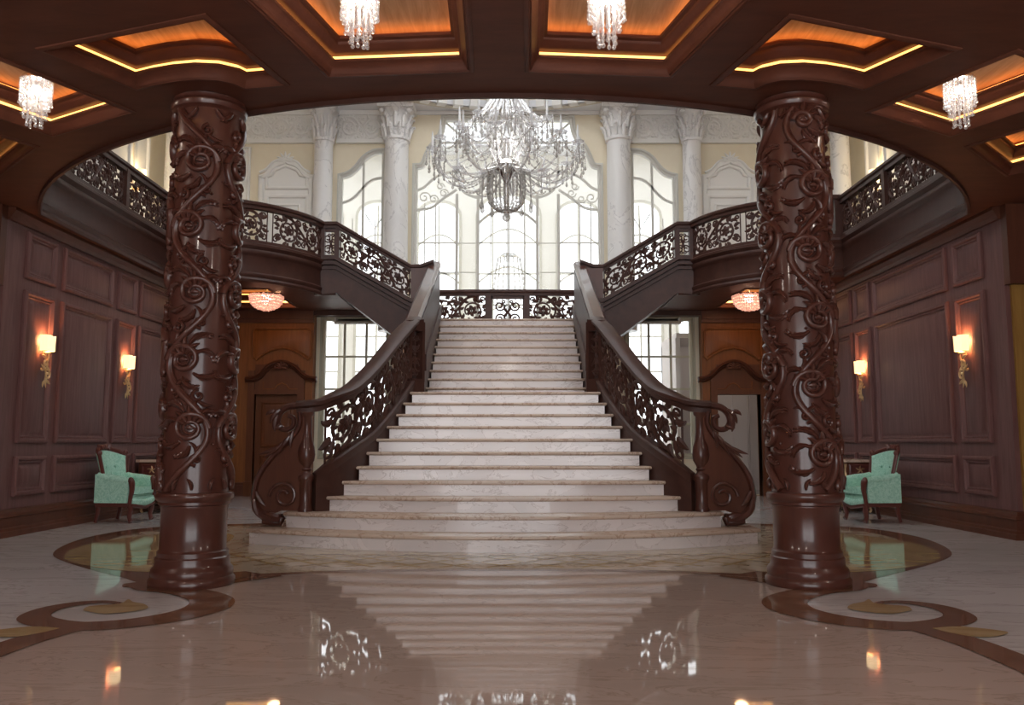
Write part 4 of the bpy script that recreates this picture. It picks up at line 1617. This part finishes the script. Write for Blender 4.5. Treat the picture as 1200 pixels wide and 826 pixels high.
# dish lamps under the balconies
for s in (-1, 1):
    q = Py(312 if s < 0 else 878, 356, 15.9)
    x, y = q.x, q.y
    t = thing('crystal_dish_lamp', (x, y, 3.58), 'round pink glowing crystal dish lamp under the bowed balcony ' + SIDE[s], 'ceiling lamp', 'dish lamps under the balconies')
    mb = MB()
    mb.lathe([(.12, 4.30), (.12, 4.27), (.02, 4.26), (.02, 3.88), (.31, 3.88), (.31, 3.85), (.02, 3.84)], (x, y, 0), 24)
    mb.build('mount', 'chrome', t)
    mb = MB()
    rr = random.Random(3)
    for ring in range(8):
        ph = ring / 7 * pi / 2
        R_ = .30 * cos(ph * .95)
        z = 3.84 - .24 * sin(ph)
        nn = max(3, int(R_ * 2 * pi / .043))
        for i in range(nn):
            a = 2 * pi * i / nn + ring
            mb.ball((x + R_ * cos(a), y + R_ * sin(a), z + rr.uniform(-.012, .012)), rr.uniform(.022, .032), 5)
    mb.build('crystal_dish', 'pebble', t)
    mb = MB()
    mb.ball((x, y, 3.80), .09, 8)
    mb.build('bulb', 'warm_bulb', t)
    lamp('lamp_glow', (x + .25, y - .1, 3.92), 5, (1, .5, .25), .08)
    lamp('lamp_glow', (x, 17.25, 4.05), 10, (1, .62, .34), .15)  # extra light added in the coffer to brighten the oak wall

# wall sconces
for s, y, z, lab in ((-1, 10.78, 2.26, 'gilded wall sconce nearest the end of the panelled wall'), (-1, 13.1, 2.24, 'gilded wall sconce in the second narrow panel'),
                     (1, 10.78, 2.26, 'gilded wall sconce nearest the end of the panelled wall'), (1, 13.97, 2.24, 'gilded wall sconce in the second narrow panel')):
    x = s * (WX - .012)
    t = thing('wall_sconce', (x, y, z - .45), lab + ' ' + SIDE[s], 'wall sconce', 'gilded wall sconces')
    X = lambda d: s * (WX - .012 - d)
    mb = MB()
    mb.frame([(y - .09, z), (y + .09, z), (y + .1, z + .22), (y + .03, z + .19), (y - .04, z + .19), (y - .1, z + .22)], [(0, 0), (0, .0)], lambda u, v, w: Vector((X(.13), u, v)))
    pts = []
    for zz, hw in ((z, .085), (z + .1, .09), (z + .2, .105)):
        pts.append([(X(.03), y - hw, zz), (X(.12), y - hw, zz), (X(.15), y - hw * .6, zz - .0), (X(.16), y, zz - (.02 if zz > z + .15 else 0)), (X(.15), y + hw * .6, zz), (X(.12), y + hw, zz), (X(.03), y + hw, zz)])
    mb = MB()
    vs = [p for row in pts for p in row]
    fs = []
    for j in range(2):
        for i in range(6):
            fs.append((j * 7 + i, j * 7 + i + 1, j * 7 + 8 + i, j * 7 + 7 + i))
    mb.add(vs, fs)
    mb.build('lamp_shade', 'shade', t, recalc=False)
    mb = MB()
    Ms = lambda u, v, w: Vector((X(.06 + w), y + u, z + v))
    mb.mtube(Ms, cat_rom([(0, -.02), (.01, -.10), (-.02, -.18), (.03, -.27), (.02, -.36), (-.03, -.40)], 5), [.012] * 26, 0, 7, 1.)
    mb.mtube(Ms, spiral(.03, -.30, .07, .015, 2, -1.3, 18), [.014] * 19, .02, 6, 1.)
    mb.mtube(Ms, spiral(-.03, -.16, .06, .015, -1, 1.2, 16), [.012] * 17, .02, 6, 1.)
    for (u, v, a, L, cu) in ((-.01, -.1, 2.2, .12, .9), (.01, -.14, .6, .13, 1.2), (0, -.22, 3.4, .13, -1.2), (.02, -.2, -.3, .12, -1.2), (.02, -.33, 4.2, .14, .9), (-.02, -.38, 3.6, .1, 1.2), (.03, -.36, -1., .1, .8)):
        leaf(mb, Ms, u, v, a, L, .02, cu, .015, 6, .7)
    mb.build('scroll_arm', 'gold', t)
    mb = MB()
    mb.lathe([(.035, 0), (.05, .012), (.03, .03), (.012, .035)], (X(.07), y, z - .035), 14)
    mb.tube([(X(.0), y, z - .22), (X(.03), y, z - .24), (X(.06), y, z - .22)], .016, 8)
    mb.build('mount', 'gold', t)
    lamp('lamp_glow', (X(.09), y, z + .14), 8, (1, .42, .17), .05)
# gallery sconces of the white hall
for s in (-1, 1):
    q = Px(160 if s < 0 else 1030, 212, s * 7.3)
    y, z = q.y, q.z
    t = thing('gallery_sconce', (s * 7.37, y, z - .2), 'small lit lamp on the cream gallery side wall ' + SIDE[s], 'wall sconce', 'gallery sconces')
    mb = MB()
    mb.lathe([(.09, 0), (.11, .22)], (s * 7.22, y, z), 14, cap=False)
    mb.build('lamp_shade', 'shade', t)
    mb = MB()
    mb.tube([(s * 7.375, y, z - .15), (s * 7.28, y, z - .2), (s * 7.22, y, z - .1), (s * 7.22, y, z + .05)], .02, 8)
    mb.build('bracket', 'gold', t)
    lamp('lamp_glow', (s * 7.15, y, z + .1), 30, (1, .8, .5), .1)

# ------------------------------------------------------------------ great chandelier
GX, GY = 0., 14.25
t = thing('crystal_chandelier', (GX, GY, 4.86), 'huge tiered crystal chandelier with candle arms hanging before the tall window', 'chandelier')


def Q(r, a, z):
    return (GX + r * cos(a), GY + r * sin(a), z)


mb = MB()
mb.lathe([(.02, 4.96), (.05, 5.02), (.03, 5.08), (.05, 5.2), (.03, 5.5), (.12, 5.7), (.2, 5.76), (.24, 5.82), (.16, 5.88), (.06, 5.95), (.05, 6.2), (.1, 6.3), (.05, 6.4), (.05, 6.9), (.1, 7.0), (.04, 7.1), (.04, 8.0), (.03, 9.22)], (GX, GY, 0), 18)
mb.build('stem', 'chrome', t)
mb = MB()
mb.ball((GX, GY, 4.93), .075, 10)
mb.build('crystal_ball', 'crystal_grey', t)
base = {}


def parts(key, name, mk, m, n, a0=0.):
    first = None
    for i in range(n):
        a = 2 * pi * i / n + a0
        if first is None:
            mb = MB()
            mk(mb, 0.)
            first = mb.build(name, m, t)
            first.location = (0, 0, 0)
            first.rotation_euler = (0, 0, a)
        else:
            c_ = first.copy()
            COL.objects.link(c_)
            c_.parent = t
            c_.rotation_euler = (0, 0, a)


def arm(r, z0, z1, dip):
    def mk(mb, a):
        pts = cat_rom([Q(.1, a, z0), Q(r * .3, a, z0 - dip * .2), Q(r * .62, a, z1 - dip), Q(r * .9, a, z1 - dip * .72), Q(r, a, z1 - .05)], 6)
        mb.tube(pts, [.026 - .008 * i / len(pts) for i in range(len(pts))], 6)
        mb.tube([Q(r * .62, a, z1 - dip), Q(r * .72, a, z1 - dip + .16), Q(r * .6, a, z1 - dip + .26), Q(r * .5, a, z1 - dip + .2)], [.018, .016, .012, .008], 6)
        mb.lathe([(.015, -.06), (.03, -.04), (.02, -.02), (.09, .0), (.115, .03), (.1, .022), (.02, .01)], Q(r, a, z1), 12)
    return mk


def candle(r, z1):
    def mk(mb, a):
        mb.lathe([(.022, 0), (.02, .22), (.012, .24), (.016, .27), (.004, .33)], Q(r, a, z1), 8)
    return mk


def drops(r, z1, L):
    def mk(mb, a):
        for k in range(6):
            b = 2 * pi * k / 6
            p = Q(r, a, z1)
            p = (p[0] + .1 * cos(b), p[1] + .1 * sin(b), p[2])
            l = L * (.6 + .4 * (k % 2))
            bead_path(mb, [(p[0], p[1], z1 - l * j / 4) for j in range(5)], .015, 1, 4)
            mb.lathe([(.004, .0), (.022, -.06), (.026, -.085), (.004, -.11)], (p[0], p[1], z1 - l), 6)
    return mk


def swag(r0, z0, r1, z1, da, dip):
    def mk(mb, a):
        pts = []
        for j in range(13):
            tt = j / 12
            rr_ = r0 + (r1 - r0) * tt
            pts.append(Q(rr_, a + da * tt, z0 + (z1 - z0) * tt - dip * 4 * tt * (1 - tt)))
        bead_path(mb, pts, .017, 1, 4)
    return mk


for r, n, z0, z1, dip, a0 in ((1.27, 14, 5.80, 6.08, .52, .1), (.82, 8, 6.25, 6.50, .34, .2)):
    parts('', 'arm', arm(r, z0, z1, dip), 'crystal', n, a0)
    parts('', 'candle', candle(r, z1), 'candle', n, a0)
    parts('', 'pendant_cluster', drops(r, z1 - .02, .26), 'crystal_grey', n, a0)
    parts('', 'bead_swag', swag(r, z1, r, z1, 2 * pi / n, .24), 'crystal_grey', n, a0)
    parts('', 'bead_chain', swag(.12, z1 + .55, r, z1, 0, .22), 'crystal', n, a0)
    parts('', 'bead_chain', swag(.25, z1 - .25, r * .8, z1 - dip * .9, .25, .22), 'crystal_grey', n, a0)


def basket(mb, a):
    prof = [(.25, 5.88), (.30, 5.76), (.32, 5.6), (.325, 5.45), (.32, 5.3), (.285, 5.17), (.2, 5.08), (.08, 5.02)]
    bead_path(mb, [Q(r, a, z) for r, z in prof], .021, 2, 5)


def skirt(mb, a):
    bead_path(mb, [Q(.3, a, 5.85), Q(.42, a, 5.7), Q(.44, a, 5.4), Q(.44, a, 5.2)], .018, 2, 4)
    mb.lathe([(.004, .02), (.04, -.09), (.045, -.12), (.004, -.17)], Q(.44, a, 5.2), 6)


def crown(mb, a):
    bead_path(mb, [Q(.06, a, 7.75), Q(.14, a, 7.35), Q(.3, a, 6.95), Q(.5, a, 6.68), Q(.62, a, 6.6), Q(.66, a, 6.5)], .022, 2, 5)


def inner(mb, a):
    bead_path(mb, [Q(.1, a, 7.3), Q(.2, a, 6.95), Q(.33, a, 6.6), Q(.34, a, 6.25), Q(.2, a, 5.95)], .02, 2, 5)


parts('', 'basket_strand', basket, 'crystal_grey', 26)
parts('', 'skirt_drop', skirt, 'crystal_grey', 10, .3)
parts('', 'crown_strand', crown, 'crystal', 28)
parts('', 'inner_strand', inner, 'crystal', 20, .1)
lamp('lamp_glow', (GX, GY, 6.2), 22, (1, .95, .88), .3)

# far small chandelier outdoors in the conservatory
t = thing('crystal_strand_chandelier', (.02, 20.6, 4.35), 'pale crystal strand chandelier seen small through the tall middle window', 'chandelier')
GX, GY = .02, 20.6
mb = MB()
mb.lathe([(.03, 9.40), (.012, 9.3), (.012, 5.75), (.2, 5.7), (.3, 5.62), (.3, 5.58), (.05, 5.55)], (GX, GY, 0), 14)
mb.build('stem', 'chrome', t)
for i in range(16):
    a = 2 * pi * i / 16
    mb = MB()
    bead_path(mb, [Q(.28, a, 5.62), Q(.34, a, 5.3), Q(.38, a, 4.9), Q(.42, a, 4.45)], .022, 3, 4)
    mb.build('crystal_strand', 'crystal_grey', t)

# ------------------------------------------------------------------ armchairs
def superbox(mb, x0, x1, y0, y1, z0, z1, b=.04):
    mb.prism([(x0 + b, y0), (x1 - b, y0), (x1, y0 + b), (x1, y1 - b), (x1 - b, y1), (x0 + b, y1), (x0, y1 - b), (x0, y0 + b)], [], XY, z0 + b * .5, z1 - b)
    mb.prism([(x0 + b * 1.4, y0 + b * .5), (x1 - b * 1.4, y0 + b * .5), (x1 - b * .5, y0 + b * 1.4), (x1 - b * .5, y1 - b * 1.4), (x1 - b * 1.4, y1 - b * .5), (x0 + b * 1.4, y1 - b * .5), (x0 + b * .5, y1 - b * 1.4), (x0 + b * .5, y0 + b * 1.4)], [], XY, z1 - b, z1)


def armchair(loc, rz, label):
    """faces local +x"""
    t = thing('armchair', (0, 0, 0), label, 'armchair', 'green wing armchairs')
    # legs
    for sx_, sy in ((1, -1), (1, 1), (-1, -1), (-1, 1)):
        mb = MB()
        X, Y = .29 * sx_, .29 * sy
        if sx_ > 0:
            mb.tube(cat_rom([(X - .02, Y, .27), (X + .02, Y, .2), (X, Y, .1), (X + .02, Y, .03), (X + .035, Y, 0.012)], 4), [.055 - .022 * min(1, i / 10) + (.012 if i > 14 else 0) for i in range(17)], 8)
        else:
            mb.tube([(X + .02, Y, .27), (X + .01, Y, .15), (X - .03, Y, .012)], [.045, .036, .03], 8)
        mb.build('leg', 'chairwood', t)
    # seat rail
    mb = MB()
    mb.box(-.31, .32, -.34, .34, .235, .29)
    mb.tube(cat_rom([(.33, -.31, .26), (.36, -.15, .235), (.37, 0, .215), (.36, .15, .235), (.33, .31, .26)], 4), .03, 6)
    mb.build('seat_rail', 'chairwood', t, smooth=False)
    # upholstered apron and seat cushion
    mb = MB()
    mb.tube(cat_rom([(.31, -.3, .31), (.35, -.15, .29), (.36, 0, .275), (.35, .15, .29), (.31, .3, .31)], 4), .05, 8)
    superbox(mb, -.3, .34, -.33, .33, .28, .40, .03)
    mb.build('seat_upholstery', 'green', t, ang=60)
    mb = MB()
    superbox(mb, -.24, .38, -.265, .265, .385, .50, .05)
    mb.build('seat_cushion', 'green', t, ang=60)
    # arms
    for sy in (-1, 1):
        mb = MB()
        y0, y1 = sorted((sy * .36, sy * .265))
        prof = [(-.31, .29), (.27, .29), (.29, .45), (.28, .60), (.2, .625), (-.05, .625), (-.2, .655), (-.31, .70)]
        mb.prism(prof, [], lambda u, v, w: Vector((u, w, v)), y0, y1)
        mb.tube([(.28, sy * .315, .60), (.1, sy * .315, .62), (-.1, sy * .315, .635), (-.28, sy * .315, .68)], [.05, .058, .058, .05], 10)
        mb.build('arm', 'green', t, ang=50)
        mb = MB()
        mb.tube(cat_rom([(.30, sy * .31, .62), (.325, sy * .31, .56), (.33, sy * .31, .46), (.31, sy * .31, .36), (.30, sy * .31, .26)], 4), [.035, .045, .05, .052, .05, .048, .045, .043, .04, .038, .036, .035, .035, .036, .037, .038, .04], 8)
        mb.ball((.30, sy * .31, .61), .048, 7)
        mb.build('arm_post', 'chairwood', t)
    # back: tapering, wings swept forwards, leaning back
    def Bk(u, v, w):              # u across, v up the back, w forward
        lean = -.27 - (v - .45) * .34
        wing = .15 * (abs(u) / .33) ** 2
        return Vector((lean + w + wing, u, v))
    def sheet(mb, prof, w0, w1, nu=12, nv=10):
        vs, fs = [], []
        for k, ww in enumerate((w0, w1)):
            for j in range(nv + 1):
                v = .44 + (prof[-1] - .44) * j / nv
                for i in range(nu + 1):
                    f = i / nu * 2 - 1
                    hw = .26 + .08 * ((v - .44) / .56) ** 1.3
                    top = .085 * cos(f * pi / 2) * (j / nv) ** 4
                    puff = .03 * (1 - f * f) * sin(pi * j / nv) if k else 0
                    vs.append(Bk(f * hw * prof[0], v + top, ww + puff))
        q = (nu + 1) * (nv + 1)
        for k in range(2):
            for j in range(nv):
                for i in range(nu):
                    a = k * q + j * (nu + 1) + i
                    fs.append((a, a + 1, a + nu + 2, a + nu + 1))
        rim = [i for i in range(nu + 1)] + [j * (nu + 1) + nu for j in range(1, nv + 1)] + [nv * (nu + 1) + i for i in range(nu - 1, -1, -1)] + [j * (nu + 1) for j in range(nv - 1, 0, -1)]
        for i in range(len(rim)):
            a, b = rim[i], rim[(i + 1) % len(rim)]
            fs.append((a, b, b + q, a + q))
        mb.add(vs, fs)
    mb = MB()
    sheet(mb, (1., .95), -.03, .05)
    mb.build('back_upholstery', 'green', t, ang=60)
    # buttons and pleats
    mb = MB()
    for u, v in ((-.12, .8), (.12, .8), (0, .7), (-.12, .6), (.12, .6)):
        p_ = Bk(u, v, .085)
        mb.ball(tuple(p_), .02, 6)
    mb.build('button', 'green', t)
    mb = MB()
    rimp = []
    for v in [.40 + .07 * i for i in range(9)]:
        rimp.append(Bk(-(.275 + .085 * max(0, (v - .44) / .56) ** 1.3), v, .02))
    topc = [Bk(-.33 + .66 * i / 12, 1.0 + .085 * cos((-.33 + .66 * i / 12) / .33 * pi / 2), .015) for i in range(13)]
    rimr = [Vector((p.x, -p.y, p.z)) for p in reversed(rimp)]
    allp = rimp + topc[1:-1] + rimr
    mb.tube(allp, .03, 8)
    for i in range(5):
        f = -1 + i * .5
        mb.tube([Bk(f * .1, 1.05, .03), Bk(f * .13, 1.10, .03), Bk(f * .18, 1.115, .03)], [.034, .032, .014], 6)
    for sg in (-1, 1):
        mb.ball(tuple(Bk(sg * .345, 1.0, .03)), .045, 7)
    mb.build('carved_back_frame', 'chairwood', t)
    t.location = loc
    t.rotation_euler = (0, 0, rz)
    t.scale = (.80, .98, .96)
    return t


armchair((-5.38, 12.22, 0), radians(-5), 'green damask wing armchair with carved frame by the panelled wall on the closed-door side')
armchair((5.18, 12.22, 0), radians(185), 'green damask wing armchair with carved frame by the panelled wall on the open-door side')

# ------------------------------------------------------------------ gilded commodes behind the armchairs
for s in (-1, 1):
    yn = 13.55
    t = thing('carved_commode', (s * 5.6, yn + .6, 0), 'carved gilded drawer commode behind the green armchair ' + SIDE[s], 'commode', 'gilded commodes')
    X = lambda d: s * (WX - .12 - d)          # d = distance out from the wall
    y0, y1 = yn, yn + 1.25
    mb = MB()
    body = [(X(0), y0), (X(.42), y0), (X(.47), y0 + .25), (X(.50), (y0 + y1) / 2), (X(.47), y1 - .25), (X(.42), y1), (X(0), y1)]
    mb.prism(body, [], XY, .2, .80)
    mb.build('body', 'wood', t, smooth=False)
    mb = MB()
    tp = offset(body, -.035)
    mb.prism(tp, [], XY, .80, .84)
    mb.build('marble_top', 'nosing', t, smooth=False)
    for i, (z0, z1) in enumerate(((.60, .78), (.24, .57))):
        for j in range(2):
            ya, yb_ = (y0 + .06, (y0 + y1) / 2 - .02) if j == 0 else ((y0 + y1) / 2 + .02, y1 - .06)
            mb = MB()
            sg = -1 if s > 0 else 1
            mb.frame([(ya, z0), (yb_, z0), (yb_, z1), (ya, z1)], [(0, 0), (0, .02), (.02, .03), (.04, .02)], lambda u, v, w: Vector((X(.485 + w - .05 * abs(u - (y0 + y1) / 2)), u, v)), cap=True)
            d = mb.build('drawer', 'wood', t, smooth=False)
            mb = MB()
            Mq = lambda u, v, w: Vector((X(.515 + w - .05 * abs(u - (y0 + y1) / 2)), u, v))
            cu, cv = (ya + yb_) / 2, (z0 + z1) / 2
            H = (z1 - z0) * .4
            for q in (-1, 1):
                mb.mtube(Mq, spiral(cu + q * .14, cv, H * .9, H * .2, pi / 2, 1.3 * q, 18), .012, 0, 6, .9)
                for r_i in range(4):
                    leaf(mb, Mq, cu + q * .06, cv, r_i * pi / 2 + .4, H * 1.2, .016, q * 1.2, 0, 5, .9)
            mb.ball(tuple(Mq(cu, cv, .015)), .022, 6)
            mb.build('gilt_mount', 'old_gold', d)
    # end panels (towards the viewer)
    mb = MB()
    Me = lambda u, v, w: Vector((X(u), y0 - w, v))
    for (z0, z1) in ((.60, .77), (.25, .56)):
        mb.frame([(.04, z0), (.38, z0), (.38, z1), (.04, z1)], [(0, 0), (0, .015), (.02, .022), (.04, .008)], Me, cap=True)
    mb.build('end_panel', 'chairwood', t, smooth=False)
    mb = MB()
    for q in range(5):
        leaf(mb, Me, .21, .68, q * 1.26, .08, .014, .8, .012, 5, .9)
    mb.mtube(Me, [(.02, .585), (.21, .59), (.40, .585)], .014, .01, 6, .9)
    for zc in (.40,):
        for q in (-1, 1):
            mb.mtube(Me, spiral(.21 + q * .07, zc, .075, .015, pi / 2, 1.3 * q, 16), .011, .012, 6, .9)
    Mk = lambda u, v, w: Vector((X(.43 + w), y0 + u, v))
    mb.mtube(Mk, cat_rom([(0, .78), (.02, .66), (-.02, .5), (.01, .35), (-.02, .2)], 4), [.022] * 17, .0, 7, .9)
    mb.build('corner_gilding', 'old_gold', t)
    for (d, yy) in ((.04, y0 + .05), (.40, y0 + .05), (.04, y1 - .05), (.40, y1 - .05)):
        mb = MB()
        mb.tube(cat_rom([(X(d), yy, .22), (X(d + .03), yy, .14), (X(d), yy, .05), (X(d + .03), yy, .018)], 3), [.035, .032, .03, .026, .022, .02, .02, .018, .018, .018], 7)
        mb.build('leg', 'old_gold', t)

# ------------------------------------------------------------------ unseen entrance and upper front walls, added to cut sheen and shape daylight
mb = MB()
mb.prism([(-7.7, 0), (7.7, 0), (7.7, 4.45), (-7.7, 4.45)], [[(-3.4, .02), (-.9, .02), (-.9, 3.3), (-3.4, 3.3)], [(.9, .02), (3.4, .02), (3.4, 3.3), (.9, 3.3)],
         [(-.7, .02), (.7, .02), (.7, 3.3), (-.7, 3.3)]], XZ(-3), 0, .2)
struct(mb.build('wall_front', 'panel', smooth=False))
mb = MB()
mb.prism([(-7.5, ZG), (7.5, ZG), (7.5, 9.6), (-7.5, 9.6)], [[(x - 1.5, 5.0), (x + 1.5, 5.0), (x + 1.5, 8.2), (x - 1.5, 8.2)] for x in (-4.6, 0, 4.6)], XZ(6.0), 0, .1)
struct(mb.build('wall_upper_front', 'stucco', smooth=False))
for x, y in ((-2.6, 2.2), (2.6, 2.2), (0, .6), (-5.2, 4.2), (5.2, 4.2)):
    lamp('lamp_glow', (x, y, 3.7), 45, (1, .90, .80), .12)  # added fill lights behind the viewer, with no fixtures

# ------------------------------------------------------------------ daylight
w = bpy.data.worlds.new('sky')
SC.world = w
w.use_nodes = True
nt = w.node_tree
bg = nt.nodes['Background']
tc = nt.nodes.new('ShaderNodeTexCoord')
sp = nt.nodes.new('ShaderNodeSeparateXYZ')
nt.links.new(tc.outputs['Generated'], sp.inputs['Vector'])
mr = nt.nodes.new('ShaderNodeMapRange')          # brighter sky on the sunny (entrance) side
mr.inputs['From Min'].default_value = .5
mr.inputs['From Max'].default_value = -.9
mr.inputs['To Min'].default_value = 2.2
mr.inputs['To Max'].default_value = 4.0
nt.links.new(sp.outputs['Y'], mr.inputs['Value'])
nt.links.new(mr.outputs['Result'], bg.inputs['Strength'])
bg.inputs['Color'].default_value = (.95, .97, 1.0, 1)

SC.view_settings.view_transform = 'Standard'
SC.view_settings.look = 'None'
SC.view_settings.exposure = 0.25
SC.view_settings.gamma = 1.0
SC.view_settings.use_curve_mapping = False
SC.cycles.use_denoising = True
SC.cycles.max_bounces = 10
SC.cycles.transparent_max_bounces = 24
SC.cycles.sample_clamp_indirect = 6
